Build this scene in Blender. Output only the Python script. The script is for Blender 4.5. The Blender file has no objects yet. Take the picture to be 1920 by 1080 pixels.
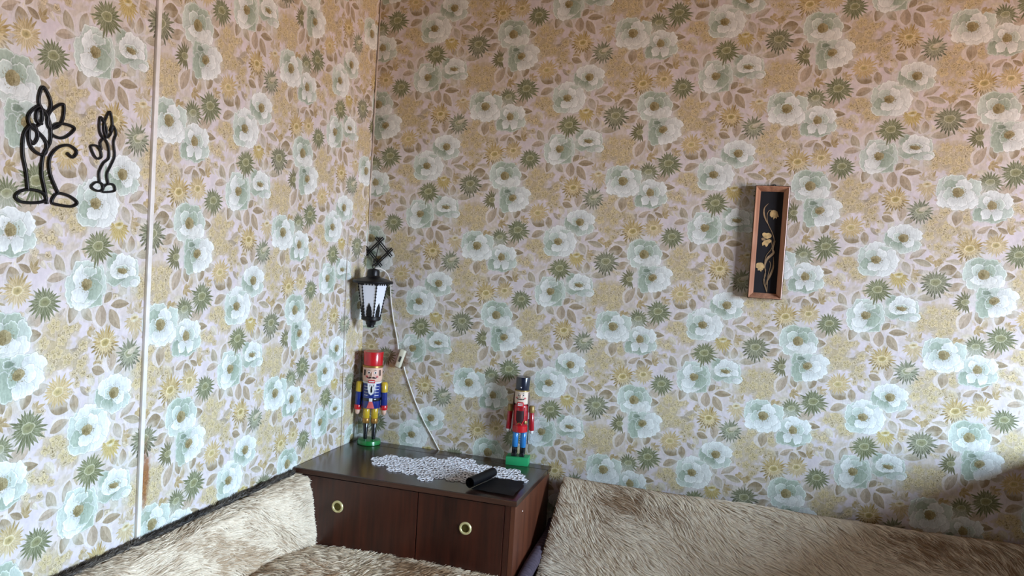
import bpy, bmesh, math, random
import numpy as np
from mathutils import Vector, Matrix

# ================================================================ camera, world, sun/sky light, exposure
scene = bpy.context.scene
COL = scene.collection
R_ = Vector((0.957, 0.284, 0.062)); F_ = Vector((-0.2812, 0.9586, -0.0447))
YAW, PITCH, ROLL = -0.2854, -0.0447, 0.0624
def cam_axes():
    cy, sy, cp, sp = math.cos(YAW), math.sin(YAW), math.cos(PITCH), math.sin(PITCH)
    f = Vector((sy * cp, cy * cp, sp)); r = Vector((cy, -sy, 0)); u = r.cross(f)
    cr, sr = math.cos(ROLL), math.sin(ROLL)
    return r * cr + u * sr, u * cr - r * sr, f
r_, u_, f_ = cam_axes()
cd = bpy.data.cameras.new('camera'); cam = bpy.data.objects.new('camera', cd); COL.objects.link(cam)
cam.matrix_world = Matrix(((r_.x, u_.x, -f_.x, 1.4082), (r_.y, u_.y, -f_.y, -2.7602), (r_.z, u_.z, -f_.z, 1.55), (0, 0, 0, 1)))
cd.sensor_width = 36; cd.lens = 36 * 1459.65 / 1920; cd.clip_start = .02
scene.camera = cam
scene.view_settings.view_transform = 'Standard'; scene.view_settings.look = 'None'
scene.view_settings.gamma = 1; scene.view_settings.use_curve_mapping = False
scene.view_settings.exposure = 0.0
scene.cycles.use_denoising = True
scene.cycles.max_bounces = 6; scene.cycles.diffuse_bounces = 4

# overcast sky above the horizon, sunlit earth and walls of the yard below it
w = bpy.data.worlds.new('world'); scene.world = w; w.use_nodes = True
nt = w.node_tree; nt.nodes.clear()
o = nt.nodes.new('ShaderNodeOutputWorld'); bg = nt.nodes.new('ShaderNodeBackground')
tc = nt.nodes.new('ShaderNodeTexCoord'); sep = nt.nodes.new('ShaderNodeSeparateXYZ'); cr = nt.nodes.new('ShaderNodeValToRGB')
mr = nt.nodes.new('ShaderNodeMapRange'); mr.inputs['From Min'].default_value = -1; mr.inputs['From Max'].default_value = 1
nt.links.new(tc.outputs['Generated'], sep.inputs[0]); nt.links.new(sep.outputs['Z'], mr.inputs['Value'])
nt.links.new(mr.outputs['Result'], cr.inputs['Fac']); nt.links.new(cr.outputs['Color'], bg.inputs['Color']); nt.links.new(bg.outputs[0], o.inputs[0])
e = cr.color_ramp.elements
e[0].position = 0.0; e[0].color = (.235, .16, .13, 1)
e[1].position = .46; e[1].color = (.41, .29, .238, 1)
x = e.new(.53); x.color = (.63, .79, 1.0, 1)
x = e.new(.65); x.color = (.62, .80, 1.0, 1)
x = e.new(1.0); x.color = (.50, .70, 1.0, 1)
SKY = 95.0
bg.inputs['Strength'].default_value = SKY
WX = 4.2                                   # inner face of the window wall
WY0, WY1, WZ0, WZ1 = -2.05, -1.0, .95, 2.2
pl = bpy.data.lights.new('window_portal', 'AREA'); pl.shape = 'RECTANGLE'; pl.size = WZ1 - WZ0; pl.size_y = WY1 - WY0
pl.cycles.is_portal = True
po = bpy.data.objects.new('window_portal', pl); COL.objects.link(po)
po.location = (WX + .02, (WY0 + WY1) / 2, (WZ0 + WZ1) / 2); po.rotation_euler = (0, math.pi / 2, 0)

# ================================================================ helpers
def new_mesh(name, verts, faces, mats, parent=None, smooth=False, midx=None):
    me = bpy.data.meshes.new(name); me.from_pydata([tuple(v) for v in verts], [], faces); me.update()
    for m in (mats if isinstance(mats, (list, tuple)) else [mats]): me.materials.append(m)
    if midx is not None: me.polygons.foreach_set('material_index', midx)
    if smooth: me.polygons.foreach_set('use_smooth', [True] * len(me.polygons))
    ob = bpy.data.objects.new(name, me); COL.objects.link(ob)
    if parent is not None: ob.parent = parent
    return ob
def obj(name, bm, m, parent=None, smooth=None):
    me = bpy.data.meshes.new(name); bm.to_mesh(me); bm.free(); me.materials.append(m)
    if smooth is not None:
        me.polygons.foreach_set('use_smooth', [True] * len(me.polygons))
        if smooth < 3: me.set_sharp_from_angle(angle=smooth)
    ob = bpy.data.objects.new(name, me); COL.objects.link(ob)
    if parent is not None: ob.parent = parent
    return ob
def thing(name, label, cat, loc=(0, 0, 0), rz=0, group=None):
    ob = bpy.data.objects.new(name, None); COL.objects.link(ob); ob.location = loc; ob.rotation_euler = (0, 0, rz)
    ob.empty_display_size = .05
    ob['label'] = label; ob['category'] = cat
    if group: ob['group'] = group
    return ob
def tag(ob, label, cat):
    ob['label'] = label; ob['category'] = cat; return ob
def struct(ob):
    ob['kind'] = 'structure'; return ob
def bx(bm, x0, x1, y0, y1, z0, z1, bev=0, seg=2, M=None):
    vs = [bm.verts.new((x, y, z)) for x in (x0, x1) for y in (y0, y1) for z in (z0, z1)]
    fs = [bm.faces.new([vs[i] for i in f]) for f in ((0, 1, 3, 2), (4, 6, 7, 5), (0, 4, 5, 1), (2, 3, 7, 6), (0, 2, 6, 4), (1, 5, 7, 3))]
    if M is not None:
        for v in vs: v.co = M @ v.co
    if bev:
        ed = list({e for f in fs for e in f.edges})
        bmesh.ops.bevel(bm, geom=ed, offset=bev, segments=seg, affect='EDGES', profile=.5)
    return bm
def box(*a, **k):
    bm = bmesh.new(); return bx(bm, *a, **k)
def lathe(prof, n=32, bm=None, c=(0, 0), M=None, a0=0.0):
    bm = bm or bmesh.new(); rings = []
    for r, z in prof:
        if r < 1e-6: rings.append([bm.verts.new((c[0], c[1], z))])
        else: rings.append([bm.verts.new((c[0] + r * math.cos(a0 + 2 * math.pi * k / n), c[1] + r * math.sin(a0 + 2 * math.pi * k / n), z)) for k in range(n)])
    for a, b in zip(rings, rings[1:]):
        if len(a) == 1 and len(b) == 1: continue
        for k in range(n):
            k2 = (k + 1) % n
            if len(a) == 1: bm.faces.new((a[0], b[k2], b[k]))
            elif len(b) == 1: bm.faces.new((a[k], a[k2], b[0]))
            else: bm.faces.new((a[k], a[k2], b[k2], b[k]))
    if len(rings[0]) > 1: bm.faces.new(rings[0][::-1])
    if len(rings[-1]) > 1: bm.faces.new(rings[-1])
    if M is not None:
        for rg in rings:
            for v in rg: v.co = M @ v.co
    return bm
def tube(pts, r, n=8, bm=None, closed=False):
    bm = bm or bmesh.new(); pts = [Vector(p) for p in pts]; rings = []; m = len(pts); prev = None
    for i, p in enumerate(pts):
        if closed: t = pts[(i + 1) % m] - pts[i - 1]
        else: t = pts[min(i + 1, m - 1)] - pts[max(i - 1, 0)]
        t.normalize()
        if prev is None:
            a = Vector((0, 0, 1)) if abs(t.z) < .9 else Vector((1, 0, 0)); nn = (a - t * a.dot(t)).normalized()
        else:
            nn = prev - t * prev.dot(t); nn = nn.normalized() if nn.length > 1e-6 else t.orthogonal().normalized()
        prev = nn; b = t.cross(nn); rr = r(i / (m - 1)) if callable(r) else r
        rings.append([bm.verts.new(p + nn * rr * math.cos(2 * math.pi * k / n) + b * rr * math.sin(2 * math.pi * k / n)) for k in range(n)])
    pairs = list(zip(rings, rings[1:])) + ([(rings[-1], rings[0])] if closed else [])
    for a, b in pairs:
        for k in range(n): bm.faces.new((a[k], a[(k + 1) % n], b[(k + 1) % n], b[k]))
    if not closed: bm.faces.new(rings[0][::-1]); bm.faces.new(rings[-1])
    return bm
def spline(pts, n=8, closed=False):
    P = [Vector(p) for p in pts]; out = []; m = len(P)
    for i in range(m if closed else m - 1):
        g = (lambda k: P[k % m]) if closed else (lambda k: P[min(max(k, 0), m - 1)])
        a, b, c, d = g(i - 1), g(i), g(i + 1), g(i + 2)
        for j in range(n):
            t = j / n
            out.append(.5 * ((2 * b) + (c - a) * t + (2 * a - 5 * b + 4 * c - d) * t * t + (3 * b - a - 3 * c + d) * t ** 3))
    if not closed: out.append(P[-1])
    return out
def plate(poly, th, M=None, bm=None):
    """a flat plate: 2-D outline in x,z pushed th towards -y"""
    bm = bm or bmesh.new(); n = len(poly)
    a = [bm.verts.new((x, 0, z)) for x, z in poly]; b = [bm.verts.new((x, -th, z)) for x, z in poly]
    fa = bm.faces.new(a); fb = bm.faces.new(b[::-1])
    for i in range(n): bm.faces.new((a[i], b[i], b[(i + 1) % n], a[(i + 1) % n]))
    if M is not None:
        for v in a + b: v.co = M @ v.co
    bmesh.ops.triangulate(bm, faces=[fa, fb])
    bmesh.ops.recalc_face_normals(bm, faces=bm.faces)
    return bm
def wrap(poly, r, th=.0006, bm=None, c=(0, 0), step=.0025):
    """a painted shape wrapped on a cylinder: outline in (arc length, z), facing -y"""
    bm = bm or bmesh.new(); t = bmesh.new()
    n = len(poly); vs = [t.verts.new((x, 0, z)) for x, z in poly]; t.faces.new(vs)
    xs = [p[0] for p in poly]; k = math.floor(min(xs) / step) + 1
    while k * step < max(xs):
        g = list(t.verts) + list(t.edges) + list(t.faces)
        bmesh.ops.bisect_plane(t, geom=g, plane_co=(k * step, 0, 0), plane_no=(1, 0, 0)); k += 1
    ret = bmesh.ops.extrude_face_region(t, geom=list(t.faces))
    top = {v for v in ret['geom'] if isinstance(v, bmesh.types.BMVert)}
    mp = {}
    for v in t.verts:
        R = r + (th if v in top else -.0008); a = v.co.x / r
        mp[v] = bm.verts.new((c[0] + R * math.sin(a), c[1] - R * math.cos(a), v.co.z))
    for f in t.faces: bm.faces.new([mp[v] for v in f.verts])
    t.free(); bmesh.ops.recalc_face_normals(bm, faces=bm.faces)
    return bm
def ell(cx, cz, rx, rz, n=16, a0=0): return [(cx + rx * math.cos(a0 + 2 * math.pi * k / n), cz + rz * math.sin(a0 + 2 * math.pi * k / n)) for k in range(n)]
def rect(x0, x1, z0, z1): return [(x0, z0), (x1, z0), (x1, z1), (x0, z1)]

# ---------------------------------------------------------------- materials
def s2l(c): return tuple(((v / 255) / 12.92 if v / 255 <= .04045 else ((v / 255 + .055) / 1.055) ** 2.4) for v in c)
class Mat:
    def __init__(s, name):
        s.m = bpy.data.materials.new(name); s.m.use_nodes = True; s.t = s.m.node_tree; s.b = s.t.nodes['Principled BSDF']
    def n(s, kind, **kw):
        nd = s.t.nodes.new('ShaderNode' + kind)
        for k, v in kw.items():
            if hasattr(nd, k) and k not in nd.inputs: setattr(nd, k, v)
            else: nd.inputs[k].default_value = v
        return nd
    def l(s, a, b): s.t.links.new(a, b)
def simple(name, rgb, rough=.5, metal=0, var=.06, scale=40, spec=.5, bump=0.0, coat=0):
    M = Mat(name); M.b.inputs['Roughness'].default_value = rough; M.b.inputs['Metallic'].default_value = metal
    M.b.inputs['Specular IOR Level'].default_value = spec
    if coat: M.b.inputs['Coat Weight'].default_value = coat; M.b.inputs['Coat Roughness'].default_value = .12
    tc = M.n('TexCoord'); no = M.n('TexNoise', Scale=scale, Detail=4.0); M.l(tc.outputs['Object'], no.inputs['Vector'])
    c = s2l(rgb); rp = M.n('ValToRGB'); M.l(no.outputs['Fac'], rp.inputs['Fac'])
    rp.color_ramp.elements[0].position = .3; rp.color_ramp.elements[1].position = .7
    rp.color_ramp.elements[0].color = tuple(max(0, v * (1 - var * 2)) for v in c) + (1,)
    rp.color_ramp.elements[1].color = tuple(min(1, v * (1 + var * 2)) for v in c) + (1,)
    M.l(rp.outputs['Color'], M.b.inputs['Base Color'])
    if bump:
        bp = M.n('Bump', Strength=bump, Distance=.002); M.l(no.outputs['Fac'], bp.inputs['Height']); M.l(bp.outputs['Normal'], M.b.inputs['Normal'])
    return M.m
def wood(name, dark, light, rough=.35, axis='Z', coat=0.0, scale=9.0):
    M = Mat(name); M.b.inputs['Roughness'].default_value = rough
    if coat: M.b.inputs['Coat Weight'].default_value = coat; M.b.inputs['Coat Roughness'].default_value = .18
    tc = M.n('TexCoord'); mp = M.n('Mapping')
    mp.inputs['Scale'].default_value = {'Z': (scale * 3, scale * 3, .9), 'X': (.9, scale * 3, scale * 3), 'Y': (scale * 3, .9, scale * 3)}[axis]
    M.l(tc.outputs['Object'], mp.inputs['Vector'])
    n1 = M.n('TexNoise', Scale=1.2, Detail=8.0, Roughness=.65, Distortion=.5); M.l(mp.outputs[0], n1.inputs['Vector'])
    n2 = M.n('TexNoise', Scale=7.0, Detail=4.0); M.l(mp.outputs[0], n2.inputs['Vector'])
    mx = M.n('Math', operation='MULTIPLY_ADD'); M.l(n2.outputs['Fac'], mx.inputs[0]); mx.inputs[1].default_value = .35; M.l(n1.outputs['Fac'], mx.inputs[2])
    rp = M.n('ValToRGB'); M.l(mx.outputs[0], rp.inputs['Fac'])
    rp.color_ramp.elements[0].position = .48; rp.color_ramp.elements[0].color = s2l(dark) + (1,)
    rp.color_ramp.elements[1].position = .88; rp.color_ramp.elements[1].color = s2l(light) + (1,)
    M.l(rp.outputs['Color'], M.b.inputs['Base Color'])
    bp = M.n('Bump', Strength=.12, Distance=.001); M.l(n2.outputs['Fac'], bp.inputs['Height']); M.l(bp.outputs['Normal'], M.b.inputs['Normal'])
    return M.m
# ---------------------------------------------------------------- wallpaper print (painted by code, one repeat)
PW, PH = 1600, 780                       # pixels of one repeat: 1.06 m x 0.5169 m
REP_W, REP_H = 1060.0, 516.86            # mm
FLOWERS = {'A':(3,0,0.4),'B':(106,30,0.391),'C':(240,409,0.38),'D':(338,372,0.372),'E':(95,257,0.395),'F':(19,183,0.402),'G':(332,155,0.419),'H':(367,75,0.417)}
DAISIES = [('d',424,223,39),('b',137,347,38),('d',394,476,44),('d',327,444,36),('D',198,122,45),('o',31,87,42),('h',288,65,34),('y',286,234,42),('Y',358,249,37),('y',62,380,40),('p',466,25,39),('t',150,428,37),('v',90,135,39)]
LEAVES = [(499,196,50,26,68),(7,451,47,25,-49),(49,444,53,32,93),(65,485,32,20,51),(103,467,56,21,2),(89,433,59,28,-56),(401,184,49,33,34),(399,153,39,26,7),(251,155,56,27,-24),(254,110,56,26,24),(290,104,40,36,66),(472,510,64,36,-18),(510,508,43,24,99),(473,464,53,25,23),(141,208,57,22,34),(155,181,59,20,-16),(111,162,46,25,-60),(94,200,25,16,-58),(81,334,48,28,94),(108,314,39,19,34),(45,317,40,22,-19),(241,327,48,30,90),(323,296,47,19,28),(352,276,51,31,-61),(373,295,34,15,-30),(365,320,35,13,52),(294,8,65,29,63),(327,20,44,22,-72),(387,24,50,27,72),(421,38,41,25,16),(374,423,58,33,30),(395,394,54,21,-3),(461,301,54,25,-63),(497,313,48,24,68),(453,273,51,20,10),(182,71,67,24,9),(99,96,36,20,-59),(128,95,40,24,85),(75,329,9,4,94),(230,163,51,34,13),(272,388,27,19,28)]
JAGGED = [(276,449,51,23,-31),(338,493,51,21,-18),(419,516,45,20,16),(165,460,45,20,66),(137,457,38,17,85),(205,179,46,29,-58),(24,407,37,25,-29),(290,450,42,23,-28),(142,144,48,26,-5),(464,149,8,8,2),(180,190,38,25,-50),(118,473,34,17,67),(44,326,40,20,-10),(124,90,40,27,26),(398,301,43,19,58)]
BLOSSOMS = [(450,170,20),(489,163,18),(425,135,17),(459,110,19),(488,94,17),(0,380,14),(525,80,16),(1,315,11),(444,79,15),(167,268,20),(219,266,18),(196,235,16),(216,209,11),(270,282,11),(205,346,17),(175,311,18),(220,304,20),(269,327,16),(465,435,19),(488,397,19),(440,418,15),(509,386,17),(403,374,17),(437,356,15),(195,33,20),(158,13,16),(202,508,18),(165,490,16),(233,30,16),(238,509,17),(272,514,16),(227,478,18),(175,512,14),(260,32,14),(253,489,12),(471,136,16),(435,105,12),(198,286,13),(155,297,12),(246,297,10),(274,271,11),(258,252,8),(235,225,9),(170,323,8),(482,423,14)]
def paint_wallpaper():
    rng = np.random.RandomState(7)
    cv = np.zeros((PH, PW, 3)); cv[:] = (216, 207, 210)
    sx = PW / REP_W; sy = PH / REP_H

    def tile_noise(n, seed, ny=None):
        ny = ny or n; r = np.random.RandomState(abs(int(seed))).rand(ny, n)
        yy = np.arange(PH) / PH * ny; xx = np.arange(PW) / PW * n
        def sm(a): return a * a * (3 - 2 * a)
        y0 = yy.astype(int); x0 = xx.astype(int); fy = sm(yy - y0)[:, None]; fx = sm(xx - x0)[None, :]
        y1 = (y0 + 1) % ny; x1 = (x0 + 1) % n
        return (r[np.ix_(y0, x0)] * (1 - fy) * (1 - fx) + r[np.ix_(y1, x0)] * fy * (1 - fx)
                + r[np.ix_(y0, x1)] * (1 - fy) * fx + r[np.ix_(y1, x1)] * fy * fx)
    streak = .45 * tile_noise(400, 1, 60) + .35 * tile_noise(520, 2, 200) + .2 * tile_noise(140, 3, 90)
    soft = .6 * tile_noise(48, 4, 24) + .4 * tile_noise(120, 5, 60)
    cv += ((soft - .5) * 22)[..., None] * np.array([1, .9, 1.0])

    def box(cx, cy, R):
        """index arrays and local mm coordinates (x right, y up) round a point, wrapped over the repeat"""
        px = cx * sx; py = cy * sy; rx = int(R * sx) + 3; ry = int(R * sy) + 3
        ix = np.arange(int(px) - rx, int(px) + rx + 1); iy = np.arange(int(py) - ry, int(py) + ry + 1)
        X, Y = np.meshgrid((ix + .5) / sx - cx, (iy + .5) / sy - cy)
        return np.ix_(iy % PH, ix % PW), X, Y

    def put(I, m, col, var=0.0):
        m = np.clip(m, 0, 1)[..., None]; c = np.asarray(col, float)
        if c.ndim == 1: c = c[None, None, :]
        if var: c = c + ((streak[I] - .5) * var)[..., None]
        cv[I] = cv[I] * (1 - m) + c * m

    AA = .45
    def blob(cx, cy, rx, ry, ang, col, al=1.0, rim=None, line=None, seed=0, ruf=.06, soft_edge=AA, shade=0.0, sdir=(0, 0), var=16):
        R = max(rx, ry) * 1.25 + 2
        I, X, Y = box(cx, cy, R)
        a = math.radians(ang); U = X * math.cos(a) + Y * math.sin(a); Vv = -X * math.sin(a) + Y * math.cos(a)
        th = np.arctan2(Vv / ry, U / rx); r = np.hypot(U / rx, Vv / ry)
        q = np.random.RandomState(abs(int(seed))); w = np.zeros_like(r)
        for k, am in ((3, 1), (5, .9), (8, .7), (13, .5)):
            w += am * np.sin(k * th + q.rand() * 6.28) * (.5 + q.rand())
        edge = 1 + ruf * w * .6
        d = (edge - r) * min(rx, ry)                       # mm inside the edge
        if line is not None:
            put(I, np.clip((d + 1.3) / 1.0, 0, 1) * .55 * al, line)
        c = np.ones(X.shape + (3,)) * np.asarray(col, float)
        if rim is not None:
            t = np.clip(1 - d / 3.2, 0, 1)[..., None]
            c = c * (1 - t) + np.asarray(rim, float) * t
        if shade:
            s = (X * sdir[0] + Y * sdir[1]) / max(rx, ry)
            c = c + (np.clip(s, -1, 1) * shade)[..., None]
        ray = np.sin(th * 9 + w * 2) * np.clip(r, 0, 1) * 3.5 + np.clip(r, 0, 1) * 3 * np.sin(th * 23 + w * 5)
        c = c + ray[..., None]
        put(I, np.clip(d / soft_edge + .5, 0, 1) * al, c, var)

    def wash(cx, cy, R, col, al, seed):
        blob(cx, cy, R, R * .92, 0, col, al, seed=seed, ruf=.22, soft_edge=R * .3, var=10)

    def leaf(cx, cy, ln, wd, ang, col, al=.9, vein=True, seed=0):
        I, X, Y = box(cx, cy, ln * .56 + 2)
        a = math.radians(ang); U = (X * math.cos(a) + Y * math.sin(a)) / (ln / 2); Vv = (-X * math.sin(a) + Y * math.cos(a)) / (wd / 2)
        q = np.random.RandomState(abs(int(seed))); bend = (q.rand() - .5) * .5
        Vv = Vv - bend * (1 - U * U)
        prof = np.clip(1 - np.abs(U) ** 1.9, 0, 1) ** .85 * (1 - .22 * U)
        d = (prof - np.abs(Vv)) * wd / 2
        ok = (np.abs(U) < 1)
        put(I, np.where(np.abs(U) < 1.04, np.clip((d + 1.3) / .8, 0, 1), 0) * .4, (226, 218, 208))   # pale outline
        c = np.ones(X.shape + (3,)) * np.asarray(col, float)
        c = c + (np.where(Vv > 0, 6, -7) + 8 * (soft[I] - .5) * 2)[..., None]
        if vein:
            vv = np.abs(np.sin((U * 1.0 + np.abs(Vv) * .55) * 7.5))
            c = c - (np.clip(.16 - vv, 0, 1) * 90)[..., None]
            c = c - (np.clip(1 - np.abs(Vv) * wd / 2 / .8, 0, 1) * 22)[..., None]
        c = c - (np.clip(1.2 - d, 0, 1.2) * 14)[..., None]
        put(I, ok * np.clip(d / AA + .5, 0, 1) * al, c, 22)

    def jag(cx, cy, ln, wd, ang, col, seed):
        q = np.random.RandomState(abs(int(seed)))
        a = math.radians(ang)
        for s, f in ((0, 1.0), (38, .72), (-38, .72), (72, .5), (-72, .5)):
            b = a + math.radians(s); L = ln * f * .62
            ox, oy = cx - math.cos(a) * ln * .32, cy - math.sin(a) * ln * .32
            leaf(ox + math.cos(b) * L * .55, oy + math.sin(b) * L * .55, L * 1.15, wd * .42, math.degrees(b), np.array(col) + q.randint(-6, 7), .9, False, seed + s)

    def blossom(cx, cy, r, seed, col=(206, 190, 142)):
        q = np.random.RandomState(abs(int(seed))); a0 = q.rand() * 6.28; col = np.array(col) + q.randint(-7, 8)
        for k in range(5):
            a = a0 + k * 1.2566; s = 1 - .35 * abs(math.sin(a)) * q.rand()
            blob(cx + math.cos(a) * r * .5, cy + math.sin(a) * r * .5 * s, r * .44, r * .36, math.degrees(a), col + q.randint(-10, 11), .85,
                 rim=(226, 212, 182), line=(150, 134, 98), seed=seed + k, ruf=.1, var=20)
        for k in range(9):
            a = q.rand() * 6.28; rr = r * (.16 + .3 * q.rand())
            blob(cx + math.cos(a) * rr, cy + math.sin(a) * rr, .85, .85, 0, (120, 104, 66), .85, seed=k, var=0)

    def daisy(kind, cx, cy, R, seed):
        q = np.random.RandomState(abs(int(seed)))
        pal = {'d': ((112, 118, 84), (150, 156, 122)), 'D': ((118, 122, 92), (156, 158, 130)), 'o': ((112, 118, 82), (154, 158, 120)),
               'b': ((120, 126, 98), (168, 172, 146)), 'h': ((110, 112, 78), (140, 138, 100)), 'y': ((172, 146, 84), (224, 208, 164)),
               'Y': ((172, 150, 98), (222, 206, 166)), 'p': ((194, 170, 114), (216, 198, 156)), 't': ((180, 160, 112), (214, 198, 160)),
               'v': ((174, 152, 84), (206, 188, 124))}[kind]
        n = 21
        blob(cx, cy, R * 1.05, R * 1.0, 0, (214, 208, 204), .45, seed=seed, ruf=.15, soft_edge=R * .25)
        for layer in (0, 1):
            for k in range(n):
                a = (k + .5 * layer + (q.rand() - .5) * .5) * 2 * math.pi / n
                up = math.sin(a)
                if kind in 'tv' and up > .15: continue
                if kind == 'h' and math.cos(a) > .45: continue
                L = R * (.84 + .26 * q.rand()) * (1.04 if layer == 0 else .78)
                if kind in 'dDob': L *= (1 - .12 * up)
                if kind in 'tv': L *= .75 + .35 * abs(up)
                t = q.rand() * 1.5
                c = np.array(pal[0]) * (1 - t * .45) + np.array(pal[1]) * t * .45
                if layer: c = c * .72 + np.array(pal[1]) * .28
                if up < -.1 and kind in 'yYbDtv': c = c * .5 + np.array(pal[1]) * .5
                wd = R * (.15 if layer == 0 else .13)
                leaf(cx + math.cos(a) * L * .60, cy + math.sin(a) * L * .60, L * .85, wd, math.degrees(a), c, .95, False, seed * 31 + k)
                if up < -.1 and kind in 'ybD':                # dark tips of the lower petals
                    leaf(cx + math.cos(a) * L * .86, cy + math.sin(a) * L * .86, L * .34, wd * .8, math.degrees(a), np.array(pal[0]) * .8, .7, False, k)
        cc = np.array(pal[0]) * .6 + np.array((208, 202, 150)) * .4
        oy = R * .12 if kind in 'tv' else 0
        blob(cx, cy + oy, R * .37, R * .28, 10, (214, 210, 180), .7, seed=seed, ruf=.08)
        blob(cx, cy + oy, R * .33, R * .24 if kind not in 'tv' else R * .12, 10, cc, .95, rim=np.array(pal[1]) * 1.04, line=(226, 218, 190), seed=seed, ruf=.05, shade=10, sdir=(-.6, .8))
        blob(cx, cy + oy, R * .13, R * .08, 10, cc * .84, .6, seed=seed + 3)
        if kind == 'b':
            leaf(cx + R * .28, cy + R * .2, R * .95, R * .36, 28, (204, 196, 174), .9, False, 5)

    W = (217, 222, 218); M = (192, 204, 193); G = (164, 179, 161); D = (136, 152, 133)
    LN = (138, 150, 134); RW = (233, 234, 230)
    PET = {
     'A': [(-85,30,75,112,M),(-10,-85,100,64,M),(80,-10,72,112,M),(50,85,78,62,G),(-30,92,88,60,W),(10,10,100,100,M),(42,-45,74,76,G),(52,32,68,70,G),(-45,-32,54,84,W),(-48,62,62,48,W),(18,-78,55,30,M)],
     'B': [(-85,-55,52,66,G),(95,-15,48,72,M),(70,62,88,50,M),(-62,42,92,52,G),(110,80,40,26,W),(-60,-10,42,58,W),(0,-62,64,52,W),(62,-45,52,54,W),(72,5,52,32,W),(-30,28,56,26,W),(0,-8,60,34,M),(10,30,50,16,W)],
     'C': [(-110,-40,72,95,M),(-30,-100,95,58,M),(105,-40,84,84,M),(95,72,76,66,W),(0,100,96,62,W),(-100,62,68,80,W),(-62,-62,68,56,G),(40,-55,66,62,W),(78,30,60,56,W),(-64,22,56,64,M),(30,82,50,44,W),(-40,84,44,42,W),(0,-10,56,50,M)],
     'D': [(-92,82,62,74,G),(20,108,90,54,G),(104,55,72,64,M),(92,-40,76,66,W),(0,-78,82,58,W),(-80,-30,74,64,M),(50,-10,56,50,M),(-45,80,42,48,W),(46,82,42,52,W),(-40,-40,40,40,W)],
     'E': [(-105,20,52,74,G),(-70,-42,62,64,W),(0,-75,68,50,W),(74,-30,74,64,W),(82,60,62,52,M),(10,78,66,60,M),(-50,60,56,52,G),(40,34,50,44,W),(-46,-6,40,44,M)],
     'F': [(-85,-30,64,86,M),(0,-94,88,62,W),(66,-72,62,54,M),(108,0,74,92,W),(60,90,84,54,W),(-52,92,84,54,M),(-64,40,66,56,G),(34,-44,50,50,W),(60,34,54,56,W),(-40,-40,50,50,M),(-10,60,56,40,W)],
     'G': [(-92,-20,64,96,M),(-30,-75,78,62,G),(52,-62,78,64,G),(104,0,54,86,M),(84,54,74,54,W),(0,84,88,54,W),(-62,72,64,54,M),(-40,-30,52,54,M),(36,-30,52,54,G),(40,46,54,40,W),(-34,46,54,40,W)],
     'H': [(-74,-42,64,64,G),(-64,54,68,86,G),(20,-76,76,36,M),(94,-42,76,66,W),(92,34,66,66,W),(34,84,66,44,W),(-8,88,30,48,W),(-60,-62,38,24,D),(60,0,50,50,W),(-36,20,30,50,G)],
    }
    CEN = {'A': (42, 38, 0), 'B': (44, 20, -8), 'C': (50, 46, 0), 'D': (42, 42, 0), 'E': (44, 40, 0), 'F': (44, 36, 0), 'G': (46, 44, 0), 'H': (42, 32, 20)}

    def flower(k, cx, cy, s, seed):
        q = np.random.RandomState(abs(int(seed)))
        wash(cx, cy, 175 * s, (212, 214, 206), .5, seed)
        for i, (dx, dy, rx, ry, col) in enumerate(PET[k]):
            x, y = cx + dx * s, cy - dy * s
            n = math.hypot(dx, dy) + 1
            blob(x, y, rx * s, ry * s, 0, col, .97, rim=RW if col is not G and col is not D else W, line=LN if col is not W else (152, 165, 152),
                 seed=seed * 17 + i, ruf=.095, shade=20, sdir=(dx / n, -dy / n), var=22)
        rx, ry, an = CEN[k]
        for j in range(46):                                  # stamens
            a = q.rand() * 6.28; rr = .75 + .65 * q.rand()
            blob(cx + math.cos(a) * rx * s * rr, cy + math.sin(a) * ry * s * rr, 1.0, 1.0, 0, (132, 124, 84), .65, seed=j, var=0)
        blob(cx, cy, rx * s * .92, ry * s * .92, an, (160, 148, 108), .95, seed=seed, ruf=.07, shade=14, sdir=(.7, .6), var=40)
        blob(cx - rx * s * .25, cy - ry * s * .25, rx * s * .5, ry * s * .5, an, (136, 122, 82), .65, seed=seed + 2, ruf=.1, var=40, soft_edge=2.5)
        for j in range(30):
            a = q.rand() * 6.28; rr = .85 * math.sqrt(q.rand())
            blob(cx + math.cos(a) * rx * s * rr, cy + math.sin(a) * ry * s * rr, .9, .9, 0, ((118, 104, 66), (196, 180, 132))[j % 2], .6, seed=j, var=0)

    cells = ((0, 0), (530, REP_H / 2))
    def each(fn):
        for ox, oy in cells: fn(ox, oy)
    def bed(ox, oy):
        q = np.random.RandomState(77)
        for i in range(60):                                    # faint tan and ochre foliage that fills the ground
            x, y = q.rand() * 530, q.rand() * REP_H
            blob(x + ox, y + oy, 22 + 16 * q.rand(), 14 + 12 * q.rand(), q.rand() * 180, ((204, 192, 164), (202, 192, 176))[i % 2], .42, seed=i, ruf=.3, soft_edge=4)
        for i in range(140):
            x, y = q.rand() * 530, q.rand() * REP_H
            c = ((190, 174, 138), (182, 170, 152), (210, 202, 178), (170, 158, 136), (188, 176, 150))[i % 5]
            leaf(x + ox, y + oy, 26 + 24 * q.rand(), 12 + 11 * q.rand(), q.rand() * 360, c, .74, True, i)
        for i in range(80):
            x, y = q.rand() * 530, q.rand() * REP_H
            blossom(x + ox, y + oy, 9 + 5 * q.rand(), i + 900, ((210, 194, 158), (214, 204, 182))[i % 3 == 0])
        for i, (x, y, r) in enumerate(BLOSSOMS):              # soft ochre wash under the small blossoms
            blob(x + ox, y + oy, r * 1.5, r * 1.35, 0, (196, 180, 144), .5, seed=i, ruf=.25, soft_edge=6)
        for i, j in enumerate(JAGGED): jag(j[0] + ox, j[1] + oy, j[2], j[3], j[4], (182, 162, 118), i * 7 + 1)
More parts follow.
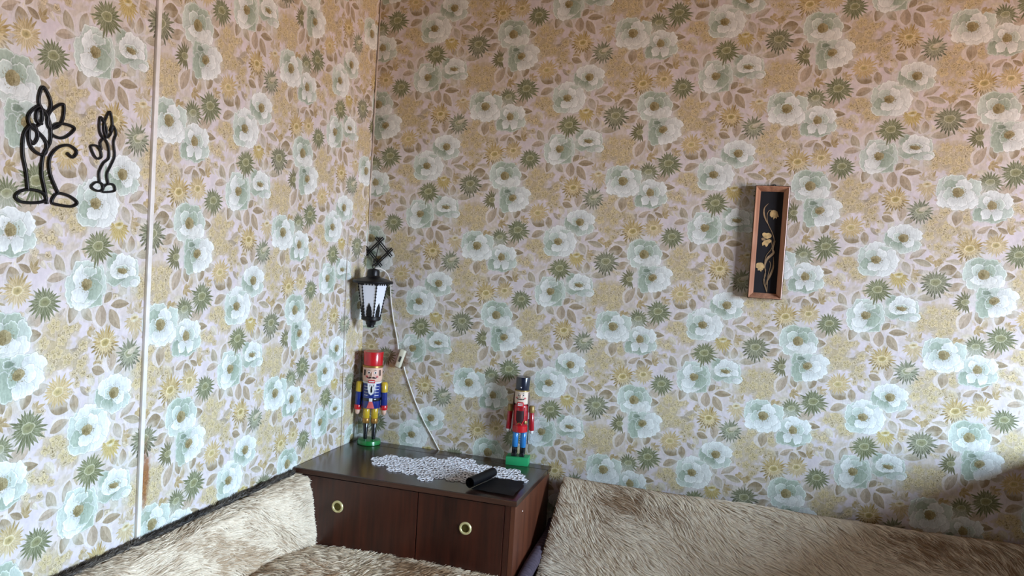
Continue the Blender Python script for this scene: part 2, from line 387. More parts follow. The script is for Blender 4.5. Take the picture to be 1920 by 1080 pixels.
        q = np.random.RandomState(5)
        for i, (x, y, r) in enumerate(BLOSSOMS):
            for k in range(2):
                blossom(x + ox + (q.rand() - .5) * 3 * r, y + oy + (q.rand() - .5) * 2.6 * r, r * .62, i * 5 + k + 300, (210, 198, 168))
        for i, (x, y, r) in enumerate(BLOSSOMS): blossom(x + ox, y + oy, r, i + 50, (208, 192, 146))
        for i in range(46):                                    # small buds and sprigs
            x, y = q.rand() * 530, q.rand() * REP_H
            leaf(x + ox, y + oy, 10 + 8 * q.rand(), 5 + 3 * q.rand(), q.rand() * 180, (196, 178, 156), .7, False, i)
    each(bed)
    LC = ((168, 152, 124), (178, 162, 136), (186, 170, 148), (162, 147, 118))
    def leaves(ox, oy):
        for i, (x, y, ln, wd, an) in enumerate(LEAVES):
            pale = i in (1, 15, 16, 32, 35)
            c = (182, 172, 148) if pale else LC[i % 4]
            leaf(x + ox, y + oy, ln * 1.22, wd * 1.5, an, (216, 209, 208), .6, False, i + 11)
            flip = 180 if (i * 7) % 3 == 0 else 0
            leaf(x + ox, y + oy, ln, wd, an + flip, c, .92, True, i + 11)
    each(leaves)
    each(lambda ox, oy: [daisy(k, x + ox, y + oy, r, i + 3) for i, (k, x, y, r) in enumerate(DAISIES) if k not in 'odDbY'])
    each(lambda ox, oy: [daisy(k, x + ox, y + oy, r, i + 3) for i, (k, x, y, r) in enumerate(DAISIES) if k in 'dDbY'])
    # flower sizes: listed petals are in quarter pixels of the working view; s turns them into mm
    order = ('G', 'H', 'D', 'C', 'E', 'F', 'B', 'A')
    each(lambda ox, oy: [flower(k, FLOWERS[k][0] + ox, FLOWERS[k][1] + oy, FLOWERS[k][2] * .93, 40 + i) for i, k in enumerate(order)])
    each(lambda ox, oy: [daisy(k, x + ox, y + oy, r, i + 3) for i, (k, x, y, r) in enumerate(DAISIES) if k == 'o'])
    cv += ((streak - .5) * 12)[..., None]
    lum = cv.mean(axis=2, keepdims=True)
    cv += (lum - 190) * .16
    return np.clip(cv, 0, 252) / 255.0

wp_img = bpy.data.images.new('wallpaper_print', PW, PH)
buf = np.ones((PH, PW, 4), dtype=np.float32); buf[..., :3] = paint_wallpaper()
wp_img.pixels.foreach_set(buf.ravel()); wp_img.update(); wp_img.pack()

def wallpaper(name, stains=()):
    M = Mat(name); M.b.inputs['Roughness'].default_value = .62; M.b.inputs['Specular IOR Level'].default_value = .35
    uv = M.n('UVMap'); im = M.t.nodes.new('ShaderNodeTexImage'); im.image = wp_img; im.interpolation = 'Cubic'
    tc = M.n('TexCoord')
    # slight waviness where the sheets were hung by hand
    M.l(uv.outputs[0], im.inputs['Vector'])
    no = M.n('TexNoise', Scale=1.3, Detail=3.0); M.l(tc.outputs['Object'], no.inputs['Vector'])
    rp = M.n('MapRange'); rp.inputs['From Min'].default_value = .3; rp.inputs['From Max'].default_value = .7
    rp.inputs['To Min'].default_value = .94; rp.inputs['To Max'].default_value = 1.03; M.l(no.outputs['Fac'], rp.inputs['Value'])
    mul = M.n('VectorMath', operation='MULTIPLY'); M.l(im.outputs['Color'], mul.inputs[0]); M.l(rp.outputs['Result'], mul.inputs[1])
    last = mul.outputs[0]
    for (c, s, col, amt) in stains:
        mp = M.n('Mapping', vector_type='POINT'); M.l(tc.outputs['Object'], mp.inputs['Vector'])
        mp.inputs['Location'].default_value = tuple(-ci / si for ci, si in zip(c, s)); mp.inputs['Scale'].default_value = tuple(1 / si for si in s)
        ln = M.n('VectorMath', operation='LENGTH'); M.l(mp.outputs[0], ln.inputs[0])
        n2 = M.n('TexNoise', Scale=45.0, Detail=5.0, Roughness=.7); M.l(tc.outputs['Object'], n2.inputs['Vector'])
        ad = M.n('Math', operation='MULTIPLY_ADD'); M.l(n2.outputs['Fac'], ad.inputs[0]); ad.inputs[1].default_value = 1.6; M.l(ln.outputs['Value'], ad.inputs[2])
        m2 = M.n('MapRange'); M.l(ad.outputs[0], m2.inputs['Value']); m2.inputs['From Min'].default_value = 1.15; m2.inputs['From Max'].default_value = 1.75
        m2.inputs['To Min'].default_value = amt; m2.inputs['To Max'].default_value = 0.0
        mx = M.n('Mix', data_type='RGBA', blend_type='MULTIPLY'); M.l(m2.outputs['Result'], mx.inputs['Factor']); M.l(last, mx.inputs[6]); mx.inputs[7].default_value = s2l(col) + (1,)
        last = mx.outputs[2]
    M.l(last, M.b.inputs['Base Color'])
    mp = M.n('Mapping'); mp.inputs['Scale'].default_value = (420, 420, 120); M.l(tc.outputs['Object'], mp.inputs['Vector'])
    n3 = M.n('TexNoise', Scale=1.0, Detail=3.0); M.l(mp.outputs[0], n3.inputs['Vector'])
    n4 = M.n('TexNoise', Scale=6.0, Detail=2.0); M.l(tc.outputs['Object'], n4.inputs['Vector'])
    b1 = M.n('Bump', Strength=.35, Distance=.0012); M.l(n3.outputs['Fac'], b1.inputs['Height'])
    b2 = M.n('Bump', Strength=.25, Distance=.02); M.l(n4.outputs['Fac'], b2.inputs['Height']); M.l(b1.outputs['Normal'], b2.inputs['Normal'])
    M.l(b2.outputs['Normal'], M.b.inputs['Normal'])
    return M.m
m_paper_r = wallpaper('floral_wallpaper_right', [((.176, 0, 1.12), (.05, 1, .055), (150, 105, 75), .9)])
m_paper_l = wallpaper('floral_wallpaper_left', [((0, -1.147, .935), (1, .02, .12), (184, 128, 80), .9)])
m_plaster = simple('warm_plaster', (98, 86, 76), .8, var=.03, scale=6)
m_ceil = simple('dimmed_ceiling', (112, 98, 88), .85, var=.02, scale=5)  # unseen ceiling, toned down to cut the light it bounces
m_floor = wood('floor_boards', (62, 40, 26), (104, 70, 44), .45, 'X')
m_white_trim = simple('white_painted_strip', (238, 234, 228), .45, var=.05, scale=30)
m_torn = simple('white_torn_paper_edge', (222, 210, 196), .7, var=.05, scale=60)

# ================================================================ the room
RX, RY, RZ = WX, -4.2, 2.62
X0, Z0, PPm, QQm = .2122, 2.1946, .53, .51686
Y0L, Z0L = -.2955, 1.9371 + .25843
def wall_sheet(name, mat, pts_grid, uvf, thick):
    """papered wall: a gently uneven front sheet with real thickness behind"""
    nu, nv, P = pts_grid
    verts = []; faces = []
    for j in range(nv + 1):
        for i in range(nu + 1): verts.append(P(i / nu, j / nv))
    for j in range(nv):
        for i in range(nu):
            a = j * (nu + 1) + i; faces.append((a, a + 1, a + nu + 2, a + nu + 1))
    nfront = len(verts)
    c = [P(0, 0), P(1, 0), P(1, 1), P(0, 1)]
    back = [tuple(Vector(q) + Vector(thick)) for q in c]; verts += [tuple(q) for q in c] + back
    k = nfront
    faces += [(k + 4, k + 7, k + 6, k + 5), (k, k + 4, k + 5, k + 1), (k + 1, k + 5, k + 6, k + 2), (k + 2, k + 6, k + 7, k + 3), (k + 3, k + 7, k + 4, k)]
    ob = new_mesh(name, verts, faces, [mat, m_plaster], smooth=False, midx=[0] * (nu * nv) + [1] * 5)
    me = ob.data; uv = me.uv_layers.new(name='UVMap')
    for lp in me.loops:
        v = me.vertices[lp.vertex_index].co; uv.data[lp.index].uv = uvf(v)
    for p in me.polygons: p.use_smooth = p.index < nu * nv
    return struct(ob)
wall_sheet('wall_right', m_paper_r, (60, 50, lambda u, v: (u * RX, .0, v * RZ)),
           lambda c: ((c.x - X0) / (2 * PPm), (c.z - Z0) / QQm), (0, .12, 0))
wall_sheet('wall_left', m_paper_l, (60, 50, lambda u, v: (0, RY + u * (-RY), v * RZ)),
           lambda c: ((c.y - Y0L) / (2 * PPm) + .5, (c.z - Z0L) / QQm), (-.12, 0, 0))
bm = box(-.12, RX + .2, RY - .12, RY, 0, RZ); struct(obj('wall_behind', bm, m_plaster))
bm = bmesh.new()
bx(bm, WX, WX + .2, RY - .12, WY0, 0, RZ); bx(bm, WX, WX + .2, WY1, .12, 0, RZ); bx(bm, WX, WX + .2, WY0, WY1, 0, WZ0); bx(bm, WX, WX + .2, WY0, WY1, WZ1, RZ)
struct(obj('wall_window', bm, m_plaster))
struct(obj('floor', box(-.12, RX + .2, RY - .12, .12, -.1, 0), m_floor))
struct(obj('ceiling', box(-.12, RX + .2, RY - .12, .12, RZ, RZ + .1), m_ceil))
# the window the daylight comes through (outside the photograph, to the right)
wf = struct(obj('window_1', (lambda b: (bx(b, WX + .08, WX + .13, WY0, WY0 + .06, WZ0, WZ1), bx(b, WX + .08, WX + .13, WY1 - .06, WY1, WZ0, WZ1),
      bx(b, WX + .08, WX + .13, WY0, WY1, WZ0, WZ0 + .06), bx(b, WX + .08, WX + .13, WY0, WY1, WZ1 - .06, WZ1), bx(b, WX + .08, WX + .13, -1.55, -1.50, WZ0, WZ1)) and b)(bmesh.new()), m_white_trim))
obj('window_sill', box(WX - .06, WX + .2, WY0 - .03, WY1 + .03, WZ0 - .03, WZ0, bev=.006), m_white_trim, wf)
# thin white strip nailed over the joint of the paper on the left wall
struct(obj('trim_1', box(.0, .009, -1.1765, -1.1635, 0, RZ, bev=.002), m_white_trim))
# overlapped sheet and torn white edge of the paper next to the corner
def uv_left(ob):
    me = ob.data; uv = me.uv_layers.new(name='UVMap')
    for lp in me.loops:
        c = me.vertices[lp.vertex_index].co; uv.data[lp.index].uv = ((c.y - Y0L) / (2 * PPm) + .492, (c.z - Z0L) / QQm)
seam = new_mesh('trim_2', [(.0, -.135, .77), (.0, -.165, 1.4), (0, -.17, 1.95), (.0012, -.002, 1.95), (.0012, -.002, .77), (.0028, -.1315, .77), (.0028, -.1615, 1.4), (.0028, -.167, 1.95)],
      [(5, 4, 3, 7, 6), (0, 5, 6, 1), (1, 6, 7, 2)], [m_paper_l]); uv_left(seam); struct(seam)
e_ = [(-.1345 - .03 * min(1, (z - .77) / .63), z) for z in np.linspace(.77, 1.6, 14)]
struct(obj('trim_3', plate([(y, z) for y, z in e_] + [(y + .0022, z) for y, z in e_[::-1]], .0008, Matrix.Translation((.0038, 0, 0)) @ Matrix.Rotation(math.pi / 2, 4, 'Z')), m_torn))
rr = random.Random(4); tz = np.linspace(1.50, 2.62, 70)
tl = [(-.003 - (.012 if 1.72 < z < 2.3 else .003) * rr.random(), z) for z in tz]
struct(obj('trim_4', plate(tl + [(-.0005, z) for z in tz[::-1]], .0012, Matrix.Translation((.0022, 0, 0)) @ Matrix.Rotation(math.pi / 2, 4, 'Z')), m_torn))

# ================================================================ corner chest
m_top = wood('dark_stained_top', (32, 19, 16), (58, 36, 29), .25, 'X', .35, 6)
m_front = wood('dark_red_brown_veneer', (34, 13, 9), (82, 36, 22), .34, 'Z', .25, 4)
m_side = wood('red_brown_side_veneer', (66, 34, 22), (112, 62, 40), .42, 'Z', .15, 12)
m_edge = wood('worn_edge_band', (52, 30, 22), (92, 56, 40), .4, 'X', .1, 6)
m_cream = simple('cream_brass_ring', (218, 206, 150), .3, .25, .03)
m_olive = simple('tarnished_brass_cup', (96, 88, 40), .4, .6, .15, 90)
m_dark = simple('dark_gap', (20, 14, 12), .7, var=.1)
CT = .782
ch = thing('corner_chest', 'low dark brown wooden chest in the corner, carrying the two nutcrackers', 'chest', (0, 0, 0))
bm = bmesh.new(); bx(bm, .004, .770, -.436, -.003, .06, CT - .018, bev=.001); obj('body', bm, m_front, ch)
obj('top_panel', box(.003, .792, -.458, -.062, CT - .018, CT, bev=.0025), m_top, ch)
obj('back_strip', box(.003, .792, -.059, -.002, CT - .018, CT - .0005, bev=.0015), m_top, ch)
obj('edge_band', box(.003, .7915, -.4605, -.4582, CT - .017, CT - .001, bev=.0008), m_edge, ch)
obj('side_panel', box(.7705, .786, -.448, -.003, .06, CT - .0185, bev=.001), m_side, ch)
obj('corner_stile', box(.752, .770, -.448, -.4365, .06, CT - .0185, bev=.001), m_front, ch)
for (a, b, cx) in ((.006, .4575, .172), (.4605, .7505, .626)):
    d = obj('door', box(a, b, -.4505, -.4365, .30, CT - .0225, bev=.0012), m_front, ch)
    M = Matrix.Translation((cx, -.4505, .669)) @ Matrix.Rotation(math.pi / 2, 4, 'X')
    obj('pull_ring', lathe([(.0125, 0), (.0135, .0035), (.0165, .0055), (.0195, .0045), (.0208, 0)], 36, M=M), m_cream, d, 1.2)
    obj('ring_cup', lathe([(.0128, .0002), (.0128, .0012), (.0115, .0016), (.006, .0008), (0, .0006)], 28, M=M), m_olive, d, 1.2)
obj('plinth', box(.02, .76, -.42, -.003, .0, .0605), m_dark, ch)
obj('paint_fleck', lathe([(.0, .0), (.0032, .0002), (.0026, .0007), (0, .0008)], 9, M=Matrix.Translation((.786, -.36, .722)) @ Matrix.Rotation(math.pi / 2, 4, 'Y')), m_torn, ch)

# ================================================================ crochet doily
m_lace = simple('white_cotton_lace', (243, 241, 246), .8, var=.05, scale=200)
DO = [(.193,-.256),(.18,-.197),(.193,-.147),(.257,-.178),(.338,-.148),(.401,-.10),(.482,-.07),(.547,-.096),(.618,-.10),(.679,-.131),(.736,-.159),(.795,-.22),(.787,-.273),(.721,-.273),(.671,-.265),(.633,-.32),(.603,-.369),(.55,-.378),(.495,-.381),(.446,-.395),(.391,-.383),(.32,-.359),(.264,-.324)]
doily = thing('doily', 'white crochet lace doily spread diagonally on the dark chest top', 'doily', (.49, -.235, CT))
def inside(x, y, poly):
    c = False; n = len(poly)
    for i in range(n):
        x1, y1 = poly[i]; x2, y2 = poly[i - 1]
        if (y1 > y) != (y2 > y) and x < (x2 - x1) * (y - y1) / (y2 - y1) + x1: c = not c
    return c
def lace_bm(seed, R=.0292):
    bm = bmesh.new(); q = random.Random(seed)
    tube([(R * .2 * math.cos(a), R * .2 * math.sin(a), .0014) for a in np.linspace(0, 2 * math.pi, 9)[:-1]], .0013, 4, bm, True)
    for k in range(8):
        a = k * math.pi / 4; L = R * .94; wd = R * .3; pts = []
        for j in range(10):
            t = 2 * math.pi * j / 10; u = R * .2 + (L - R * .2) * (.5 - .5 * math.cos(t)); v = wd * math.sin(t) * (.45 + .6 * (.5 - .5 * math.cos(t)))
            pts.append((u * math.cos(a) - v * math.sin(a), u * math.sin(a) + v * math.cos(a), .0015 + .0008 * q.random()))
        tube(pts, .0013, 5, bm, True)
    return bm
base_l = []
lm = [bpy.data.meshes.new('lace_motif') for _ in range(3)]
for i, me in enumerate(lm): b = lace_bm(i); b.to_mesh(me); b.free(); me.materials.append(m_lace)
q = random.Random(3); row = 0; y = -.375
while y < -.08:
    x = .185 + (.0265 if row % 2 else 0)
    while x < .79:
        if inside(x, y, [(.49 + (a - .49) * .975, -.235 + (b + .235) * .93) for a, b in DO]):
            ob = bpy.data.objects.new('lace_motif', lm[q.randrange(3)]); COL.objects.link(ob); ob.parent = doily
            ob.location = (x - .49 + q.uniform(-.002, .002), y + .235 + q.uniform(-.002, .002), .0002 + q.uniform(0, .0007)); ob.rotation_euler = (q.uniform(-.015, .015), q.uniform(-.015, .015), q.random())
            pass
        x += .053
    y += .0455; row += 1

# ================================================================ black roll
m_blk = simple('black_rubber_film', (22, 22, 26), .42, var=.1, scale=60)
m_blk2 = simple('black_grey_sheet', (34, 34, 38), .5, var=.12, scale=50)
roll = thing('sheet_roll', 'black half-unrolled sheet with its roll, lying on the chest top at the front right', 'roll', (.672, -.335, CT + .0035))
A, B = Vector((-.052, -.078, .0195)), Vector((-.022, .072, .0195)); ax = (B - A).normalized(); sd = Vector((ax.y, -ax.x, 0))
bm = bmesh.new(); sp = []
for j in range(40):
    a = j / 39 * 4.6 * math.pi; r = .0185 - .011 * j / 39
    sp.append((r * math.cos(-a - math.pi / 2), r * math.sin(-a - math.pi / 2)))
rings = [[bm.verts.new(c + sd * u + Vector((0, 0, v))) for u, v in sp] for c in (A, A + (B - A) * .33, A + (B - A) * .66, B)]
for a, b in zip(rings, rings[1:]):
    for k in range(len(sp) - 1): bm.faces.new((a[k], a[k + 1], b[k + 1], b[k]))
bmesh.ops.solidify(bm, geom=list(bm.faces), thickness=.0009)
obj('roll', bm, m_blk, roll, 1.0)
bm = bmesh.new(); bm2 = [(-.048, -.080), (.08, -.098), (.100, -.085), (.098, .070), (.060, .088), (-.012, .078)]
g = 14; vv = {}
for i in range(g + 1):
    for j in range(g + 1):
        s, t = i / g, j / g
        p = (Vector(bm2[0]) * (1 - s) + Vector((.098, -.09)) * s) * (1 - t) + (Vector((-.014, .078)) * (1 - s) + Vector((.092, .078)) * s) * t
        if s > .9 and (t > .9): p = p * .965
        z = .0008 + .0022 * s * s * (.5 + .5 * math.sin(t * 9)) + .0012 * math.sin(s * 7 + t * 5) ** 2
        vv[i, j] = bm.verts.new((p.x, p.y, z))
for i in range(g):
    for j in range(g): bm.faces.new((vv[i, j], vv[i + 1, j], vv[i + 1, j + 1], vv[i, j + 1]))
bmesh.ops.solidify(bm, geom=list(bm.faces), thickness=.0008)
obj('sheet', bm, m_blk2, roll, 1.0)

# ================================================================ nutcrackers
gl = dict(rough=.28, coat=.5, var=.03)
mR = simple('glossy_red_paint', (196, 26, 34), **gl); mB = simple('glossy_blue_paint', (24, 44, 120), **gl); mY = simple('glossy_yellow_paint', (206, 170, 40), **gl)
mK = simple('glossy_black_paint', (18, 18, 22), **gl); mGn = simple('green_base_paint', (26, 122, 56), **gl); mGn2 = simple('mint_green_base_paint', (40, 158, 98), rough=.4, var=.03)
mS = simple('pale_skin_paint', (228, 186, 164), rough=.35, var=.03, coat=.3); mW = simple('white_paint', (232, 228, 224), rough=.4, var=.03)
mAu = simple('brass_paint', (166, 122, 60), .35, .5, .08); mLb = simple('light_blue_paint', (44, 124, 190), **gl); mNv = simple('navy_paint', (20, 26, 44), **gl)
mPk = simple('rosy_cheek_paint', (214, 96, 92), rough=.4, var=.03); mBr = simple('dark_brown_line_paint', (58, 34, 26), rough=.4, var=.05); mDr = simple('crimson_coat_paint', (164, 20, 34), **gl)
mHr = simple('grey_brown_hair_tuft', (122, 104, 92), .95, var=.2, scale=150, bump=.8); mCv = simple('shaded_hollow_red', (46, 8, 12), .6, var=.1)
mGl = simple('dull_gold_cord', (150, 124, 70), .4, .4, .1)
def cyl(r0, r1, z0, z1, b=.0012, **k): return lathe([(r0 - b, z0), (r0, z0 + b), (r1, z1 - b), (r1 - b, z1)], 36, **k)
def at(x, y=0, z=0, rx=0, ry=0): return Matrix.Translation((x, y, z)) @ Matrix.Rotation(rx, 4, 'X') @ Matrix.Rotation(ry, 4, 'Y')

n1 = thing('nutcracker', 'taller wooden nutcracker in red hat, blue coat and yellow trousers on a round green base', 'nutcracker', (.076, -.048, CT), .40)
n1.scale = (1.02, 1.02, 1.025)
obj('base', lathe([(.041, 0), (.0435, .002), (.0435, .013), (.0415, .017), (.030, .0185)], 48), mGn, n1, .7)
for s in (-1, 1):
    lg = obj('leg', cyl(.0125, .0125, .0975, .142, c=(s * .0155, 0)), mY, n1, .8)
    obj('boot', lathe([(.0068, .0185), (.0075, .021), (.0082, .045), (.0108, .079), (.0104, .0795)], 28, c=(s * .0155, 0)), mK, lg, .8)
    obj('knee_band', cyl(.0134, .0134, .0785, .098, c=(s * .0155, 0)), mAu, lg, .8)
t = obj('torso', lathe([(.0335, .1385), (.0355, .141), (.0348, .172), (.0345, .222), (.0325, .236), (.012, .239)], 48), mB, n1, .7)
obj('belt', lathe([(.0347, .1665), (.0359, .168), (.0359, .1765), (.0347, .178)], 48), mK, t, .7)
obj('buckle', wrap(rect(-.006, .006, .1665, .178), .0356, .0016), mW, t)
obj('coat_front', wrap([(-.006, .166), (.006, .166), (.0145, .1405), (-.0145, .1405)], .0354, .0008), mPk, t)
for z in (.188, .199, .210, .221):
    for s in (-1, 1): obj('coat_braid', wrap(rect(min(s * .013, s * .030), max(s * .013, s * .030), z, z + .0014), .0347, .0007), mW, t)
obj('collar', lathe([(.034, .2325), (.0352, .234), (.0352, .2385), (.030, .240)], 48), mW, t, .7)
for s, tl_ in ((-1, .06), (1, .06)):
    M = at(s * .0455, .0, .2345, 0, -s * .035)
    arm = obj('arm', lathe([(.0115, -.104), (.0122, -.1025), (.0122, -.036), (.0118, -.0358)], 28, M=M), mB, n1, .8)
    obj('epaulette', lathe([(.0128, -.037), (.0132, -.034), (.0128, -.004), (.009, .001), (0, .002)], 28, M=M), mY, arm, .8)
    obj('cuff', lathe([(.0125, -.1045), (.0134, -.102), (.0134, -.088), (.0125, -.0865)], 28, M=M), mR, arm, .8)
    obj('hand', lathe([(0, -.1255), (.0062, -.122), (.0088, -.1135), (.0088, -.104)], 24, M=M), mS, arm, 1.2)
h = obj('head', lathe([(.030, .237), (.0355, .2415), (.0372, .255), (.0368, .292), (.034, .294)], 48), mS, n1, .7)
def face(h, r, z, k, mou, sep=.012):
    for s in (-1, 1):
        e = obj('eye', wrap(ell(s * sep, z, .0056 * k, .0046 * k), r, .0006), mW, h)
        obj('iris', wrap(ell(s * sep + .0006, z - .0003, .003 * k, .0036 * k, 12), r, .0011), mBr, e)
        obj('eyebrow', wrap([(s * (sep - .007 * k), z + .0068 * k), (s * sep, z + .0105 * k), (s * (sep + .008 * k), z + .0068 * k), (s * sep, z + .0088 * k)][::s], r, .0006), mBr, h)
        obj('cheek', wrap(ell(s * (sep + .0075), z - .0155 * k, .0058 * k, .0045 * k), r, .0004), mPk, h)
        if mou:
            obj('moustache', wrap([(s * .001, z - .0175), (s * .007, z - .0145), (s * .014, z - .0185), (s * .021, z - .0125), (s * .017, z - .0215), (s * .009, z - .0225), (s * .001, z - .0205)][::s], r, .0009), mBr, h)
    bm = bmesh.new(); P_ = [(-.0035 * k, -r - .0002, z + .002), (.0035 * k, -r - .0002, z + .002), (.0055 * k, -r, z - .0135 * k), (-.0055 * k, -r, z - .0135 * k), (0, -r - .0085 * k, z - .0115 * k), (0, -r - .002, z + .003)]
    v = [bm.verts.new(p) for p in P_]
    for f in ((0, 4, 3), (1, 2, 4), (3, 4, 2), (0, 5, 4), (5, 1, 4), (0, 3, 2, 1), (0, 1, 5)): bm.faces.new([v[i] for i in f])
    bmesh.ops.recalc_face_normals(bm, faces=bm.faces); bmesh.ops.bevel(bm, geom=list(bm.edges), offset=.0006, segments=2, affect='EDGES')
    obj('nose', bm, mS, h, 1.2)
face(h, .0371, .2745, 1.0, True)
for s in (-1, 1):
    bm = bmesh.new()
    for i in range(4): wrap([(s * (.026 + i * .0028), .284), (s * (.0272 + i * .0028), .284), (s * (.0282 + i * .0028), .262), (s * (.027 + i * .0028), .262)][::s], .037, .0009, bm)
    obj('sideburn', bm, mBr, h)
jw = obj('jaw', box(-.0125, .0125, -.0405, -.0285, .2355, .2475, bev=.002), mR, n1, .8)
bm = bmesh.new()
for i in range(5): bx(bm, -.0098 + i * .004, -.0066 + i * .004, -.0412, -.0385, .2395, .2445, .0004, 1)
obj('teeth', bm, mW, jw)
bd = obj('beard', plate([(-.0145, .236), (.0145, .236), (.0135, .214), (.009, .197), (0, .190), (-.009, .197), (-.0135, .214)], .004, Matrix.Translation((0, -.0345, 0))), mW, n1)
obj('beard_stroke', plate([(x, z) for x, z in ((.001, .228), (.004, .222), (.0015, .214), (.005, .207), (.002, .199), (-.002, .201), (.0008, .208), (-.0028, .214), (.0004, .222))], .0006, Matrix.Translation((0, -.0385, 0))), mK, bd)
for x0 in (-.006, .007): obj('beard_stroke', plate([(x0, .231), (x0 + .002, .2305), (x0 + .001, .223), (x0 - .001, .2235)], .0006, Matrix.Translation((0, -.0385, 0))), mBr, bd)
ht = obj('hat', lathe([(.0345, .294), (.0348, .2965), (.0372, .3485), (.0362, .3500), (.0345, .3490)], 48), mR, n1, .7)
obj('hat_band', lathe([(.0375, .2915), (.0388, .293), (.0385, .2985), (.0355, .3)], 48), mAu, ht, .7)
obj('hat_top', lathe([(.0343, .3484), (.0343, .3497), (0, .3497)], 40), mDr, ht)

n2 = thing('nutcracker', 'shorter nutcracker in black hat, red coat and blue trousers on rectangular green base', 'nutcracker', (.672, -.034, CT), .12)
obj('base', box(-.041, .041, -.030, .026, 0, .030, bev=.0012), mGn2, n2, .6)
for s in (-1, 1):
    lg = obj('leg', cyl(.0112, .0112, .062, .122, c=(s * .0145, 0)), mLb, n2, .8)
    bm = cyl(.0098, .0104, .034, .0625, c=(s * .0145, 0)); bx(bm, s * .0145 - .0098, s * .0145 + .0098, -.0215, .006, .0302, .0425, .0025, 2); obj('boot', bm, mK, lg, .8)
t = obj('torso', lathe([(.0245, .119), (.0265, .121), (.0262, .146), (.0268, .150), (.0272, .214), (.024, .221), (.01, .223)], 44), mDr, n2, .7)
obj('coat_skirt', lathe([(.0262, .1195), (.0282, .121), (.0278, .143), (.0262, .1445)], 44), mR, t, .7)
obj('painted_opening', wrap([(-.014, .163), (-.009, .155), (.009, .155), (.014, .163), (.014, .200), (-.014, .200)], .0272, .0008), mCv, t)  # torso is solid; the cavity's shade is painted as a dark red patch
obj('lever_frame', wrap([(-.0175, .214), (-.0175, .165), (-.010, .151), (.010, .151), (.0175, .165), (.0175, .214), (.0145, .214), (.0145, .166), (.008, .1545), (-.008, .1545), (-.0145, .166), (-.0145, .214)], .0272, .0024), mR, t)
obj('belt_clasp', tube([(-.009, -.0296, .149), (-.005, -.0305, .156), (0, -.031, .1575), (.005, -.0305, .156), (.009, -.0296, .149)], .0012, 8), mGl, t, 1.2)
obj('side_badge', lathe([(0, 0), (.0062, .0004), (.0066, .002), (.004, .0032), (0, .0034)], 20, M=Matrix.Translation((.0225, -.0195, .158)) @ Matrix.Rotation(.8, 4, 'Z') @ Matrix.Rotation(math.pi / 2, 4, 'X')), mGl, t, 1)
for z in (.206, .184): obj('coat_braid', wrap(rect(.018, .031, z, z + .0013), .0272, .0007), mGl, t)
for s in (-1, 1):
    M = at(s * .0385, -.001, .217, 0, -s * .05)
    arm = obj('arm', lathe([(.0088, -.090), (.0094, -.089), (.0094, -.024), (.009, -.0235)], 26, M=M), mDr, n2, .8)
    obj('epaulette', lathe([(.0101, -.024), (.0106, -.022), (.0106, -.001), (.0098, .0), (0, .001)], 26, M=M), mGl, arm, .8)
    obj('hand', lathe([(0, -.1035), (.0048, -.102), (.0068, -.0955), (.0066, -.0905)], 20, M=M), mW, arm, 1.2)
h = obj('head', lathe([(.0225, .2215), (.0262, .2245), (.0272, .236), (.0268, .270), (.025, .2715)], 44), simple('cream_face_paint', (226, 204, 184), rough=.4, var=.03, coat=.3), n2, .7)
face(h, .0271, .2575, .74, False, .0088)
obj('moustache', wrap([(-.015, .246), (-.006, .2435), (0, .2445), (.006, .2435), (.015, .246), (.012, .241), (0, .2405), (-.012, .241)], .0271, .0008), mK, h)
jw = obj('jaw', box(-.0125, .0125, -.0315, -.0205, .212, .232, bev=.0035, seg=3), mR, n2, .8)
bm = bmesh.new()
for i in range(4):
    for z in (.219, .2245): bx(bm, -.0088 + i * .0046, -.0052 + i * .0046, -.0325, -.031, z, z + .0042, .0004, 1)
obj('teeth', bm, mW, jw)
for s in (-1, 1):
    bm = bmesh.new(); q = random.Random(9 + s)
    for i in range(70):
        a = s * (1.15 + q.random() * .9); zt = .268 - q.random() * .012; L = .045 + .02 * q.random(); rr0 = .0275
        tube([(rr0 * math.sin(a), -rr0 * math.cos(a), zt), ((rr0 + .003) * math.sin(a), -(rr0 + .003) * math.cos(a), zt - L * .5), ((rr0 + .004 * q.random()) * math.sin(a + .1 * s), -(rr0 + .001) * math.cos(a), zt - L)], .0009, 3, bm)
    hb = obj('hair_tuft', bm, mHr, h); hb['kind'] = 'stuff'
M = Matrix.Translation((0, 0, .2705)) @ Matrix.Rotation(.03, 4, 'Y')
ht = obj('hat', lathe([(.0238, 0), (.0242, .0015), (.0258, .049), (.0252, .0505), (0, .0505)], 44, M=M), mNv, n2, .7)
obj('hat_brim', lathe([(.0268, -.001), (.0278, .0), (.0274, .003), (.024, .004)], 44, M=M), mGl, ht, .7)
obj('hat_button', lathe([(.0034, 0), (.003, .0014), (.0012, .0024), (0, .0026)], 16, M=Matrix.Translation((-.002, -.0247, .285)) @ Matrix.Rotation(math.pi / 2, 4, 'X')), simple('silver_stud', (190, 190, 194), .25, .8, .02), ht, 1)
bm = tube([(.030, -.004, .168), (.031, -.003, .13), (.030, -.002, .075)], .0018, 6); obj('sword', bm, mNv, n2, 1)

